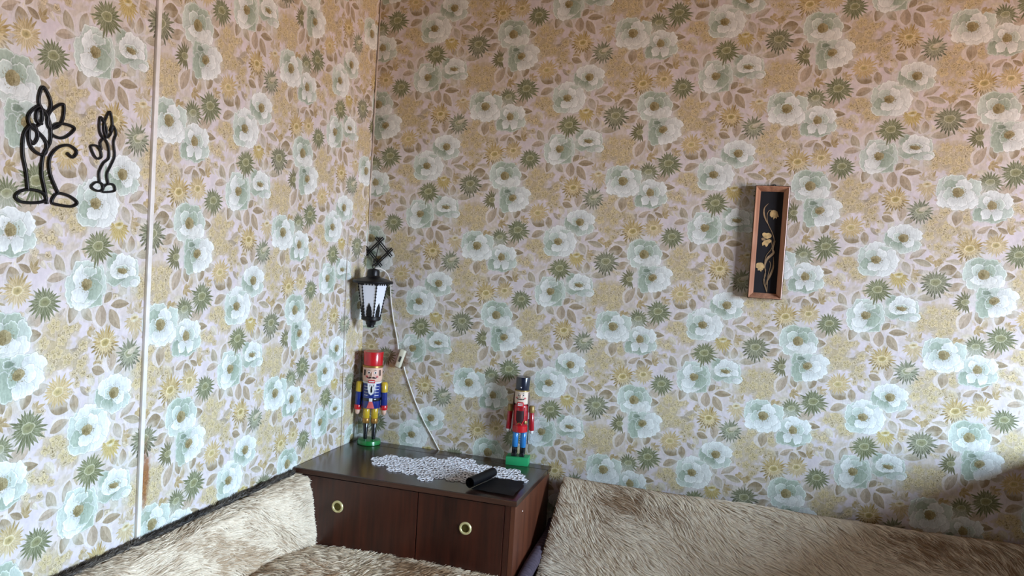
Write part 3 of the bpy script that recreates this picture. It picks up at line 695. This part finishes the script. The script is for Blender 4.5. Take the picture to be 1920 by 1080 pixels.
# ================================================================ wall lantern
m_iron = simple('black_iron', (20, 20, 23), .38, .3, .1, 60, bump=.1)
M_ = Mat('milk_glass'); M_.b.inputs['Base Color'].default_value = (.80, .82, .88, 1); M_.b.inputs['Roughness'].default_value = .25
M_.b.inputs['Subsurface Weight'].default_value = .2; M_.b.inputs['Subsurface Radius'].default_value = (.02, .02, .02)
tc = M_.n('TexCoord'); no = M_.n('TexNoise', Scale=30.0); M_.l(tc.outputs['Object'], no.inputs['Vector']); bp = M_.n('Bump', Strength=.05); M_.l(no.outputs['Fac'], bp.inputs['Height']); M_.l(bp.outputs['Normal'], M_.b.inputs['Normal'])
m_milk = M_.m
LC = (.082, -.1)
la = thing('wall_lantern', 'black iron lantern with white glass panes hanging in the corner from a lattice bracket', 'lantern', (LC[0], LC[1], 0))
br = bmesh.new()
for d in (1, -1):
    for o1 in (-.032, -.0245, .0245, .032):
        ctr = Vector((o1 * .707, 0, -o1 * .707 * -d)) if False else Vector((o1 * .7071, 0, -d * o1 * .7071))
        dv = Vector((.7071, 0, d * .7071)); L = .050
        y = .0945 if d == 1 else .0905
        M0 = Vector((.0537 - LC[0], y, 1.523))
        tube([M0 + ctr - dv * L, M0 + ctr + dv * L], .0024, 6, br)
tube([(.0537 - LC[0], .098, 1.575), (.0537 - LC[0] , .088, 1.578), (.0537 - LC[0], .088, 1.566)], .0018, 6, br)
obj('lattice_bracket', br, m_iron, la, 1)
obj('bracket_arm', tube(spline([(.0537 - LC[0] + .002, .090, 1.555), (.0537 - LC[0] - .004, .080, 1.505), (-.020, .05, 1.487), (-.006, .012, 1.492), (-.001, -.001, 1.497), (.004, -.006, 1.490), (0, 0, 1.484)], 6), .0019, 6), m_iron, la, 1)
for i, zc in enumerate((1.479, 1.468)):
    pts = [((.0055 * math.cos(a)) if i % 2 else 0, 0 if i % 2 else .0055 * math.cos(a), zc + .0085 * math.sin(a)) for a in np.linspace(0, 2 * math.pi, 13)[:-1]]
    obj('chain_link', tube(pts, .0016, 6, closed=True), m_iron, la, 1)
cap = obj('cap', lathe([(.020, 1.430), (.026, 1.428), (.055, 1.421), (.075, 1.414), (.0765, 1.409), (.0745, 1.405), (.060, 1.404), (.050, 1.4035)], 6 * 8), m_iron, la, .6)
obj('neck', lathe([(.028, 1.426), (.0265, 1.430), (.0235, 1.434), (.0235, 1.449), (.0215, 1.455), (.010, 1.459), (0, 1.459)], 32), m_iron, la, .6)
ZT, ZB, RT, RB = 1.406, 1.279, .0555, .0335
def corner(k, z, grow=0):
    a = math.radians(60 * k + 12); t = (z - ZB) / (ZT - ZB); r = RB + (RT - RB) * t + grow
    return Vector((r * math.cos(a), r * math.sin(a), z))
for k in range(6):
    a, b, c, d = corner(k, ZB), corner(k + 1, ZB), corner(k + 1, ZT), corner(k, ZT)
    n = (b - a).cross(d - a).normalized() * .0018
    P_ = [a, b, c, d, a - n, b - n, c - n, d - n]
    new_mesh('glass_pane', P_, [(0, 1, 2, 3), (7, 6, 5, 4), (0, 4, 5, 1), (1, 5, 6, 2), (2, 6, 7, 3), (3, 7, 4, 0)], m_milk, la)
    bm = tube([corner(k, ZB, .0008), corner(k, ZT, .0008)], .0016, 6)
    for i in range(11):
        p = corner(k, ZB + (ZT - ZB) * (i + .5) / 11, .0012)
        lathe([(0, -.0052), (.0024, -.0028), (.0034, 0), (.0024, .0028), (0, .0052)], 8, bm, M=Matrix.Translation(p))
    obj('beaded_rib', bm, m_iron, la, 1)
    # pointed leaf at the foot of each pane
    mid = (corner(k, ZB) + corner(k + 1, ZB)) / 2; midT = (corner(k, ZT) + corner(k + 1, ZT)) / 2
    up = (midT - mid).normalized(); sd_ = (corner(k + 1, ZB) - corner(k, ZB)).normalized(); nn = sd_.cross(up).normalized()
    prof = [(0, .054), (.004, .044), (.0085, .035), (.0075, .032), (.0105, .022), (.0095, .019), (.0105, .010), (.008, .0), (-.008, .0), (-.0105, .010), (-.0095, .019), (-.0105, .022), (-.0075, .032), (-.0085, .035), (-.004, .044)]
    fr = [mid + sd_ * u + up * v + nn * .0022 for u, v in prof]; bk = [p - nn * .0018 for p in fr]; n_ = len(prof)
    new_mesh('iron_leaf', fr + bk, [tuple(range(n_)), tuple(range(2 * n_ - 1, n_ - 1, -1))] + [(i, i + n_, (i + 1) % n_ + n_, (i + 1) % n_) for i in range(n_)], m_iron, la)
    bm = bmesh.new()
    for i in range(5):
        p = corner(k, ZT, .001) * (1 - (i + .5) / 5) + corner(k + 1, ZT, .001) * ((i + .5) / 5)
        lathe([(0, -.009), (.0028, -.006), (.0032, 0), (.003, .003)], 8, bm, M=Matrix.Translation(p))
    obj('dentil_edge', bm, m_iron, la, 1)
obj('foot', lathe([(0, 1.238), (.0125, 1.238), (.0145, 1.241), (.0135, 1.246), (.018, 1.249), (.019, 1.258), (.022, 1.262), (.031, 1.264), (.036, 1.268), (.0365, 1.279), (.034, 1.281), (0, 1.281)], 32), m_iron, la, .6)
m_cord = simple('white_plastic_cord', (228, 224, 216), .4, var=.02)
m_cream_p = simple('ivory_switch_plastic', (216, 210, 186), .35, var=.03)
pc = thing('power_cord', 'thin white electric cord running from the lantern down the wall behind the chest', 'cord', (0, 0, 0))
pts = spline([(.086, -.092, 1.461), (.098, -.080, 1.461), (.112, -.05, 1.445), (.112, -.012, 1.41), (.112, -.0035, 1.36), (.128, -.0028, 1.27), (.150, -.003, 1.19), (.158, -.005, 1.150)], 8)
obj('cord', tube(pts, .0023, 8), m_cord, pc, 1)
obj('cord', tube(spline([(.186, -.006, 1.087), (.196, -.0035, 1.055), (.236, -.003, .965), (.280, -.003, .885), (.318, -.003, .83), (.350, -.003, .782)], 8), .0023, 8), m_cord, pc, 1)
sw = obj('inline_switch', box(-.0115, .0115, -.020, -.001, -.036, .036, bev=.005, seg=3, M=Matrix.Translation((.172, 0, 1.118)) @ Matrix.Rotation(.30, 4, 'Y')), m_cream_p, pc, .9)
obj('switch_rocker', box(-.0035, .0045, -.0225, -.019, -.012, .010, bev=.001, M=Matrix.Translation((.174, 0, 1.118)) @ Matrix.Rotation(.30, 4, 'Y')), simple('dark_switch_rocker', (60, 56, 50), .4), sw, .9)

# ================================================================ narrow framed picture
m_fr = wood('reddish_frame_wood', (142, 98, 74), (208, 158, 128), .35, 'Z', .2, 10)
m_velvet = simple('black_velvet', (17, 18, 25), .85, var=.08, scale=20)
m_straw = simple('golden_straw', (204, 176, 124), .45, .0, .14, 90); m_straw2 = simple('dull_straw', (160, 136, 104), .5, .0, .14, 90)
FX0, FX1, FZ0, FZ1, FD, FW = 1.4325, 1.5395, 1.452, 1.8255, .032, .0168
pf = thing('picture_frame', 'tall narrow wooden frame with straw flowers on black, on the right wall', 'picture', ((FX0 + FX1) / 2, 0, FZ0))
hw, hh = (FX1 - FX0) / 2, FZ1 - FZ0
outer = [(-hw, 0), (hw, 0), (hw, hh), (-hw, hh)]; inner = [(-hw + FW, FW), (hw - FW, FW), (hw - FW, hh - FW), (-hw + FW, hh - FW)]
for i in range(4):
    j = (i + 1) % 4; (ox, oz), (px, pz), (ix, iz), (jx, jz) = outer[i], outer[j], inner[i], inner[j]
    V_ = [(ox, -.002, oz), (px, -.002, pz), (px, -FD, pz), (ox, -FD, oz), (ox + (ix - ox) * .12, -FD - .001, oz + (iz - oz) * .12), (px + (jx - px) * .12, -FD - .001, pz + (jz - pz) * .12), (jx, -.0125, jz), (ix, -.0125, iz), (jx, -.002, jz), (ix, -.002, iz)]
    new_mesh('frame_bar', V_, [(0, 1, 2, 3), (3, 2, 5, 4), (4, 5, 6, 7), (7, 6, 8, 9), (9, 8, 1, 0), (0, 3, 4, 7, 9), (1, 8, 6, 5, 2)], m_fr, pf)
edge = bmesh.new()
m_fedge = simple('dark_frame_edge', (36, 20, 18), .5)
bx(edge, -hw - .0016, hw + .0016, -FD + .002, -.003, -.0016, 0); bx(edge, -hw - .0016, hw + .0016, -FD + .002, -.003, hh, hh + .0016); bx(edge, -hw - .0016, -hw, -FD + .002, -.003, 0, hh); bx(edge, hw, hw + .0016, -FD + .002, -.003, 0, hh)
obj('dark_edge', edge, m_fedge, pf)
obj('backing_board', box(-hw + FW - .003, hw - FW + .003, -.010, -.002, FW - .003, hh - FW + .003), m_velvet, pf)
obj('hanging_loop', tube([(.005 * math.cos(a) + .005, -.004, hh + .004 + .004 * math.sin(a)) for a in np.linspace(0, 2 * math.pi, 11)[:-1]], .0013, 6, closed=True), m_iron, pf, 1)
iw, ih = 2 * (hw - FW), hh - 2 * FW
def st(px, py):
    t = (py - 130) / 817; s = (px - (195 - 60 * t)) / 190
    return (-iw / 2 + s * iw, FW + (1 - t) * ih)
def inlay(name, pts, mat, th=.0012, y=-.0100): return obj(name, plate([st(*q) for q in pts], th, Matrix.Translation((0, y, 0))), mat, pf)
def ribbon(name, pts, wf, mat, y=-.0100):
    P2 = spline([(st(*q)[0], 0, st(*q)[1]) for q in pts], 7); L = []; R2 = []; n = len(P2)
    for i, p in enumerate(P2):
        t = (P2[min(i + 1, n - 1)] - P2[max(i - 1, 0)]).normalized(); w_ = wf(i / (n - 1)) / 2
        L.append((p.x - t.z * w_, p.z + t.x * w_)); R2.append((p.x + t.z * w_, p.z - t.x * w_))
    bm = bmesh.new()
    a = [[bm.verts.new((u, y, v)) for u, v in S] for S in (L, R2)]; b = [[bm.verts.new((u, y - .0011, v)) for u, v in S] for S in (L, R2)]
    for i in range(n - 1):
        bm.faces.new((b[0][i], b[1][i], b[1][i + 1], b[0][i + 1])); bm.faces.new((a[0][i], b[0][i], b[0][i + 1], a[0][i + 1])); bm.faces.new((b[1][i], a[1][i], a[1][i + 1], b[1][i + 1]))
    bmesh.ops.recalc_face_normals(bm, faces=bm.faces)
    return obj(name, bm, mat, pf)
thin = lambda w0: (lambda t: w0)
leafw = lambda w0: (lambda t: .0008 + w0 * math.sin(math.pi * t) ** 1.2)
ribbon('straw_leaf', [(257, 226), (226, 262), (222, 310), (238, 360), (256, 392)], leafw(.0042), m_straw2)
ribbon('straw_stem', [(284, 278), (262, 284), (248, 320), (254, 384), (288, 452), (306, 510), (296, 560), (282, 590)], thin(.0017), m_straw2)
ribbon('straw_stem', [(283, 520), (290, 570), (276, 600), (240, 650), (228, 720), (236, 800), (220, 850), (246, 934)], thin(.0016), m_straw2, -.0106)
ribbon('straw_leaf', [(316, 520), (296, 590), (300, 620), (250, 670), (232, 716), (232, 760)], leafw(.0072), m_straw2, -.0108)
ribbon('straw_leaf', [(302, 650), (300, 730), (280, 790), (254, 840), (244, 880)], leafw(.0062), m_straw2)
ribbon('straw_stem', [(268, 686), (278, 720), (258, 800), (254, 860), (248, 940)], thin(.0017), m_straw2, -.0104)
ribbon('straw_stem', [(224, 745), (238, 760), (226, 820), (236, 880), (247, 930)], thin(.0015), m_straw2, -.0102)
inlay('straw_flower', [(272, 300), (280, 282), (300, 276), (318, 280), (332, 288), (337, 308), (344, 330), (332, 328), (324, 346), (314, 334), (300, 352), (296, 332), (284, 336), (270, 322)], m_straw)
fl2 = inlay('straw_flower', [(208, 470), (222, 459), (244, 464), (262, 460), (281, 468), (286, 486), (274, 500), (250, 510), (226, 502), (211, 488)], m_straw)
pt2 = inlay('petal', [(246, 516), (268, 510), (286, 518), (280, 534), (262, 546), (252, 566), (240, 574), (230, 558), (208, 566), (206, 546), (222, 526)], m_straw); pt2.parent = fl2
pt3 = inlay('petal', [(200, 506), (216, 500), (238, 511), (224, 524), (204, 522)], m_straw2); pt3.parent = fl2
inlay('straw_flower', [(160, 715), (172, 706), (196, 702), (212, 706), (222, 716), (230, 738), (220, 748), (214, 762), (204, 764), (200, 778), (188, 766), (172, 768), (172, 752), (156, 744)], m_straw)

# ================================================================ two black bent-wire ornaments (plain scrollwork)
def wire_thing(label, x0, x1, z0, z1, strokes, r):
    t_ = thing('wire_ornament', label, 'wall ornament', (.0, (x0 + x1) / 2, z0), 0)
    for nm, pts, closed in strokes:
        P_ = spline([(.0045 + (.003 if i % 2 else 0) * 0, x0 + (x1 - x0) * u - (x0 + x1) / 2, (z1 - z0) * v) for i, (u, v) in enumerate(pts)], 8, closed)
        obj(nm, tube(P_, r, 8, closed=closed), m_iron, t_, 1.2)
    return t_
def lf(u, v, L, ang, w_=.42, asp=1.0):
    a = math.radians(ang); pts = []
    for s, o_ in ((0, 0), (.25, .5), (.6, .5), (1, 0), (.6, -.5), (.25, -.5)):
        x_ = s * L; y_ = o_ * L * w_; pts.append((u + (x_ * math.cos(a) - y_ * math.sin(a)) * asp, v + x_ * math.sin(a) + y_ * math.cos(a)))
    return pts
big = [('scroll_wire', [(.50, .0), (.46, .12), (.40, .26), (.42, .42), (.52, .55), (.50, .70), (.40, .80), (.30, .78), (.30, .70), (.38, .68)], False),
       ('scroll_wire', [(.02, .04), (.10, .0), (.30, .0), (.48, .03), (.44, .09), (.26, .11), (.10, .09)], True),
       ('scroll_wire', [(.58, .02), (.72, .0), (.92, .0), (1.0, .04), (.86, .09), (.66, .10)], True),
       ('scroll_wire', [(.20, .10), (.16, .26), (.10, .42), (.12, .58), (.24, .66), (.32, .58), (.26, .50), (.18, .54)], False),
       ('scroll_wire', [(.68, .10), (.54, .26), (.52, .40), (.64, .50), (.82, .54), (.96, .50), (.90, .44), (.80, .47)], False),
       ('leaf_loop', lf(.42, .42, .24, 118, .5, 1.9), True), ('leaf_loop', lf(.50, .66, .26, 62, .45, 1.7), True), ('leaf_loop', lf(.44, .78, .22, 100, .45, 1.7), True),
       ('leaf_loop', lf(.52, .62, .22, 22, .5, 1.9), True), ('leaf_loop', lf(.22, .64, .2, 70, .5, 1.8), True)]
small = [('scroll_wire', [(.10, .04), (.30, .0), (.52, .02), (.48, .09), (.26, .10)], True), ('scroll_wire', [(.50, .0), (.72, .0), (.98, .03), (.90, .10), (.62, .08)], True),
         ('scroll_wire', [(.40, .10), (.36, .22), (.50, .34), (.70, .42), (.66, .56), (.50, .64), (.36, .58), (.42, .50)], False),
         ('scroll_wire', [(.72, .10), (.66, .22), (.80, .34), (.92, .46), (.86, .62), (.94, .74), (.80, .82), (.72, .74)], False),
         ('leaf_loop', lf(.42, .42, .28, 160, .45, 1.5), True), ('leaf_loop', lf(.52, .64, .26, 108, .4, 2.2), True), ('leaf_loop', lf(.60, .66, .32, 84, .4, 2.2), True)]
wire_thing('large black bent-wire ornament on the left wall, nearer the left picture edge', -1.545, -1.392, 1.592, 1.832, big, .0032)
wire_thing('small black bent-wire ornament on the left wall, beside the white vertical strip', -1.362, -1.285, 1.632, 1.818, small, .0026)

# ================================================================ corner sofa under three fur throws
rngF = np.random.RandomState(11)
M_ = Mat('blond_fur_hair'); M_.b.inputs['Roughness'].default_value = .5; M_.b.inputs['Specular IOR Level'].default_value = .35
at_ = M_.n('Attribute', attribute_name='hair_color'); M_.l(at_.outputs['Color'], M_.b.inputs['Base Color']); m_fur = M_.m
m_hide = simple('tan_fur_backing', (112, 88, 60), .95, var=.15, scale=40, bump=.5)
m_band = simple('dark_top_band', (34, 30, 28), .9, var=.15, scale=80)
m_sofa = simple('brown_sofa_cloth', (84, 62, 50), .9, var=.1, scale=60)
m_gath = simple('grey_lilac_gathered_cloth', (84, 72, 84), .85, var=.12, scale=90)

sofa = thing('sofa', 'brown sofa under the fur throws along the left wall', 'sofa', (0, 0, 0))
sofa2 = thing('sofa', 'brown sofa under the slanting fur throw along the right wall', 'sofa', (0, 0, 0))
obj('seat_base', box(.05, .88, -2.40, -.50, .12, .49, bev=.02), m_sofa, sofa)
obj('seat_base', box(.96, 2.30, -.90, -.03, .12, .425, bev=.02), m_sofa, sofa2)
obj('backrest', box(.004, .024, -2.40, -.50, .12, .70, bev=.008), m_sofa, sofa)
obj('backrest', box(.88, 2.30, -.026, -.004, .425, .70, bev=.008), m_sofa, sofa2)
for x_, y_ in ((.1, -.56), (.8, -.56), (.1, -2.38), (.8, -2.38), (1.02, -.12), (1.02, -.82), (2.24, -.12), (2.24, -.82)):
    obj('foot', lathe([(.022, 0), (.026, .125)], 16, c=(x_, y_)), m_dark, sofa if y_ < -.85 or x_ < 1 else sofa2)

def vnoise(x, y, seed, f):
    r = np.random.RandomState(seed).rand(64, 64); x = np.asarray(x) * f + 100; y = np.asarray(y) * f + 100
    xi = np.floor(x).astype(int); yi = np.floor(y).astype(int); fx = x - xi; fy = y - yi; fx = fx * fx * (3 - 2 * fx); fy = fy * fy * (3 - 2 * fy)
    g = lambda a, b: r[a % 64, b % 64]
    return g(xi, yi) * (1 - fx) * (1 - fy) + g(xi + 1, yi) * fx * (1 - fy) + g(xi, yi + 1) * (1 - fx) * fy + g(xi + 1, yi + 1) * fx * fy

def fur(parent, P, N, U_, V_, D, L, n_seed, dark=(.30, .175, .085), light=(.99, .88, .70), wid=.0011, lift=.35, jit=.28, vfreq=(7, 3), bias=0.0, nrim=0, con=4.2):
    """blades of hair: roots P, normals N, pattern coordinates U_,V_, comb directions D, lengths L"""
    n = len(P); q = np.random.RandomState(n_seed)
    # locks: hairs lean together, following slow and fast swirls
    w1 = (vnoise(U_, V_, n_seed + 1, 9) - .5) * 2; w2 = (vnoise(U_, V_, n_seed + 2, 38) - .5) * 2; w3 = (vnoise(U_, V_, n_seed + 3, 5) - .5) * 2
    S = np.cross(N, D); S /= np.linalg.norm(S, axis=1)[:, None] + 1e-9
    d = D + S * (.55 * w1 + .42 * w2 + jit * .5 * q.randn(n))[:, None] + N * (lift + .16 * w3 + .12 * q.randn(n))[:, None]
    d /= np.linalg.norm(d, axis=1)[:, None]
    L = L * (.72 + .5 * q.rand(n)) * (1 + .25 * w2)
    W_ = np.cross(d, N); W_ /= np.linalg.norm(W_, axis=1)[:, None] + 1e-9
    W_ = W_ + N * (.45 * q.randn(n))[:, None]; W_ /= np.linalg.norm(W_, axis=1)[:, None]
    W_ *= (wid * (.7 + .6 * q.rand(n)))[:, None]
    droop = -N * (L * .30)[:, None] + np.array([0, 0, -1.0]) * (L * .06)[:, None]
    ts = (0, .38, .74, 1.0); ws = (.8, 1.0, .7, 0)
    V = np.zeros((n, 7, 3), np.float32); k = 0
    for t, s in zip(ts, ws):
        c = P + d * (L * t)[:, None] + droop * t * t
        if s > 0: V[:, k] = c - W_ * s; V[:, k + 1] = c + W_ * s; k += 2
        else: V[:, k] = c
    V[..., 0] = np.maximum(V[..., 0], .002); V[..., 1] = np.minimum(V[..., 1], -.002)
    idx = np.array([0, 1, 3, 0, 3, 2, 2, 3, 5, 2, 5, 4, 4, 5, 6]); F = (np.arange(n)[:, None] * 7 + idx[None]).astype(np.int32).ravel()
    me = bpy.data.meshes.new('fur_pile'); nv, nf = n * 7, n * 5
    me.vertices.add(nv); me.vertices.foreach_set('co', V.reshape(-1)); me.loops.add(nf * 3); me.loops.foreach_set('vertex_index', F)
    me.polygons.add(nf); me.polygons.foreach_set('loop_start', np.arange(0, nf * 3, 3, dtype=np.int32)); me.polygons.foreach_set('loop_total', np.full(nf, 3, np.int32))
    me.polygons.foreach_set('use_smooth', np.ones(nf, bool)); me.update(); me.materials.append(m_fur)
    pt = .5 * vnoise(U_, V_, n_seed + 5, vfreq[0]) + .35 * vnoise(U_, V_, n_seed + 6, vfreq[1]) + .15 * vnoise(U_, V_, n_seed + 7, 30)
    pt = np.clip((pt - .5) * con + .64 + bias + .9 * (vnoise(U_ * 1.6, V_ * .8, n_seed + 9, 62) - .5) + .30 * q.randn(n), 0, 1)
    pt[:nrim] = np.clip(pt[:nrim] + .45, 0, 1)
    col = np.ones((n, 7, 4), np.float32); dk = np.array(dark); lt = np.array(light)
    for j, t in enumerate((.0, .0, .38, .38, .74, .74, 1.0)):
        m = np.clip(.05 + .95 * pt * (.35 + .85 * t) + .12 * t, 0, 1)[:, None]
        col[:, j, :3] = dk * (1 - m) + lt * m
    ca = me.color_attributes.new('hair_color', 'FLOAT_COLOR', 'POINT'); ca.data.foreach_set('color', col.reshape(-1))
    ob = bpy.data.objects.new('fur_pile', me); COL.objects.link(ob); ob.parent = parent; ob['kind'] = 'stuff'
    return ob

def throw(label, f, n, nu, nv, comb, L, seed, comb_w=None, rim=None, **kw):
    """f(u,v) -> points; a solid hide plus its pile"""
    root = thing('fur_throw', label, 'throw')
    u, v = np.meshgrid(np.linspace(0, 1, nu), np.linspace(0, 1, nv), indexing='ij'); G = f(u, v)
    verts = [tuple(p) for p in G.reshape(-1, 3)]
    faces = [(i * nv + j, (i + 1) * nv + j, (i + 1) * nv + j + 1, i * nv + j + 1) for i in range(nu - 1) for j in range(nv - 1)]
    hd = new_mesh('hide', verts, faces, m_hide, root, smooth=True)
    md = hd.modifiers.new('thickness', 'SOLIDIFY'); md.thickness = .006; md.offset = -1
    uu, vv_ = rngF.rand(n), rngF.rand(n)
    if rim is not None:
        k = int(n * .06); uu[:k], vv_[:k] = rim(rngF.rand(k), rngF.rand(k))
    e = 1e-3; P0 = f(uu, vv_); du = f(uu + e, vv_) - f(uu - e, vv_); dv = f(uu, vv_ + e) - f(uu, vv_ - e)
    N = np.cross(du, dv); N /= np.linalg.norm(N, axis=1)[:, None] + 1e-9
    tu = du / (np.linalg.norm(du, axis=1)[:, None] + 1e-9); tv = dv / (np.linalg.norm(dv, axis=1)[:, None] + 1e-9)
    a, b = comb(uu, vv_); D = tu * np.asarray(a)[:, None] + tv * np.asarray(b)[:, None]; D /= np.linalg.norm(D, axis=1)[:, None]
    LL = L(uu, vv_) if callable(L) else np.full(n, L)
    if rim is not None: kw['nrim'] = k; LL[:k] *= 1.12
    fur(root, P0, N, P0[:, 0] + P0[:, 1] * .35, P0[:, 1] * .6 + P0[:, 2], D, LL, seed, **kw)
    return root
def one(a): return a * 0 + 1.0

# left: hangs over the low backrest along the left wall.  v: 0 at the seat .. front face .. over the top .. 1 at the wall
def f_left(u, v):
    u = np.asarray(u, float); v = np.asarray(v, float)
    y = -2.45 + u * (2.45 - .468)
    t = np.clip(v / .82, -.1, 1); s = np.clip((v - .82) / .18, 0, 1.1)
    bulge = .008 * np.sin(t * math.pi) + .004 * (vnoise(y, t, 3, 6) - .5)
    end = np.clip((u - .975) / .025, 0, 1)
    x = .098 - .040 * t + bulge - s * .050
    z = .545 + .205 * t + .010 * np.sin(s * math.pi / 2) + .006 * (vnoise(y, t * 0, 5, 4) - .5)
    x = x - .004 * end ** 2
    return np.stack([x, y, z], -1)
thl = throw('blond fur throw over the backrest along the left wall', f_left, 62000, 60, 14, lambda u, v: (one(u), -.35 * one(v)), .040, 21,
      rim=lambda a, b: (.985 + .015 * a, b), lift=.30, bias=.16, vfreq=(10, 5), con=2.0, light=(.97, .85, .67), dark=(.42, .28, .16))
ed = obj('dark_edge', tube([(.0105 + .001 * math.sin(i), -2.44 + i * (1.97 / 40), .768 + .002 * math.sin(i * 1.7)) for i in range(41)], .0072, 6), m_band, thl, 1)  # near-black band along the top of the left throw

n_ = 5200; yy = -2.42 + 1.94 * rngF.rand(n_); an = rngF.rand(n_) * math.pi
fur(thl, np.stack([.0105 + .006 * np.cos(an), yy, .768 + .006 * np.sin(an)], -1), np.stack([np.cos(an), yy * 0, np.sin(an)], -1), yy, yy * 0, np.tile([.1, .75, .35], (n_, 1)), np.full(n_, .017), 61,
    dark=(.02, .016, .013), light=(.10, .08, .06), wid=.0008, lift=.5, jit=.6)

# seat: from the left backrest over the seat, its far edge brushing the chest doors
def f_seat(u, v):
    u = np.asarray(u, float); v = np.asarray(v, float)
    x = .075 + u * .84; y = -.474 - v * 1.55
    y = y + .0 * x
    hump = .030 * np.exp(-(((x - .20 - .25 * (y + .474)) / .11) ** 2 + ((y + .66) / .17) ** 2)) + .008 * np.exp(-(((x - .52) / .2) ** 2 + ((y + .70) / .16) ** 2))
    z = .538 + hump + .014 * (vnoise(x, y, 9, 5) - .5) * 2 - .012 * np.exp(-((v) / .03) ** 2)
    return np.stack([x, y, z], -1)
def comb_seat(u, v):
    far = np.exp(-(v / .08) ** 2)
    return .75 * one(u) + 0 * far, -.55 * one(u) - .6 * far
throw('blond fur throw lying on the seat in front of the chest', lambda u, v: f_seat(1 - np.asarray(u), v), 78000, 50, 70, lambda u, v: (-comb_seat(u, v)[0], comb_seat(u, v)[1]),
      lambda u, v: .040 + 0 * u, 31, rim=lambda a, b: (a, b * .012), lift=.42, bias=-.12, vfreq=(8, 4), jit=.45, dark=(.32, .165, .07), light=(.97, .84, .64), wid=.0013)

# right: thrown over the backrest along the right wall, slanting down and forward to the seat
def f_right(u, v):
    u = np.asarray(u, float); v = np.asarray(v, float)
    t = np.clip(v, 0, 1.0)
    x = (.833 + .015 * t) * (1 - u) + 2.33 * u
    y = -.40 + .352 * t ** .85 * 1.0
    s = np.clip((t - .93) / .07, 0, 1)
    z = .470 + .290 * t ** 1.15 - .004 * s
    z = z + .010 * (vnoise(x, y, 15, 4) - .5) * 2 + .012 * np.sin(np.clip(t, 0, 1) * math.pi) * (1 + .4 * np.sin(x * 7))
    y = np.minimum(y + .01 * s, -.028)
    return np.stack([x, y, z], -1)
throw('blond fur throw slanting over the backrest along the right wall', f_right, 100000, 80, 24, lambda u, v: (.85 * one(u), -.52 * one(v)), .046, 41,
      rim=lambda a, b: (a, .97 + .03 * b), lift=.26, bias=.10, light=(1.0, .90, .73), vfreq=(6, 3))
# front part of the right seat
def f_seat2(u, v):
    u = np.asarray(u, float); v = np.asarray(v, float)
    x = .93 + u * 1.40; y = -.405 - v * .52; z = .468 - .01 * np.clip(v, 0, 1) + .008 * (vnoise(x, y, 19, 5) - .5)
    return np.stack([x, y, z], -1)
throw('blond fur throw flat on the right seat, below the slanting throw', lambda u, v: f_seat2(1 - np.asarray(u), v), 9000, 40, 14, lambda u, v: (-.8 * one(u), .5 * one(v)), .045, 51, lift=.3)

# gathered cloth edge between chest and right throw
pts = spline([(.826, -.055, .60), (.826, -.10, .572), (.822, -.20, .556), (.817, -.32, .538), (.815, -.40, .523), (.815, -.47, .510)], 16)
gc = obj('gathered_cover', tube(spline(pts, 5), lambda t: .0145 + .0075 * abs(math.sin(t * 105)) ** .6, 14), m_gath, None, 1.4)
gc.location = (0, 0, 0)
tag(gc, 'grey-lilac gathered cloth edge squeezed between chest side and fur throw', 'cover')

# unseen cabinet added past the sofa's right end to shade wall and fur
cb = thing('added_shade_cabinet', 'low brown cabinet added out of view to shade the right end of the sofa', 'cabinet', (0, 0, 0))
obj('body', box(2.40, 2.96, -.86, -.012, .06, 1.025, bev=.004), m_front, cb)
obj('top_panel', box(2.39, 2.97, -.875, -.010, 1.0255, 1.045, bev=.003), m_top, cb)
for a, b in ((-.85, -.44), (-.432, -.02)): obj('door', box(2.96, 2.975, a, b, .10, 1.01, bev=.002), m_front, cb)
obj('plinth', box(2.45, 2.95, -.83, -.03, 0, .0595), m_dark, cb)
for o_ in list(scene.objects):
    if o_.parent is None and o_.get('category'):
        g_ = {'nutcracker': 'nutcrackers on the chest', 'wall ornament': 'bent-wire ornaments on the left wall', 'throw': 'blond fur throws on the sofas', 'sofa': 'sofas under the fur throws'}.get(o_['category'])
        if g_: o_['group'] = g_
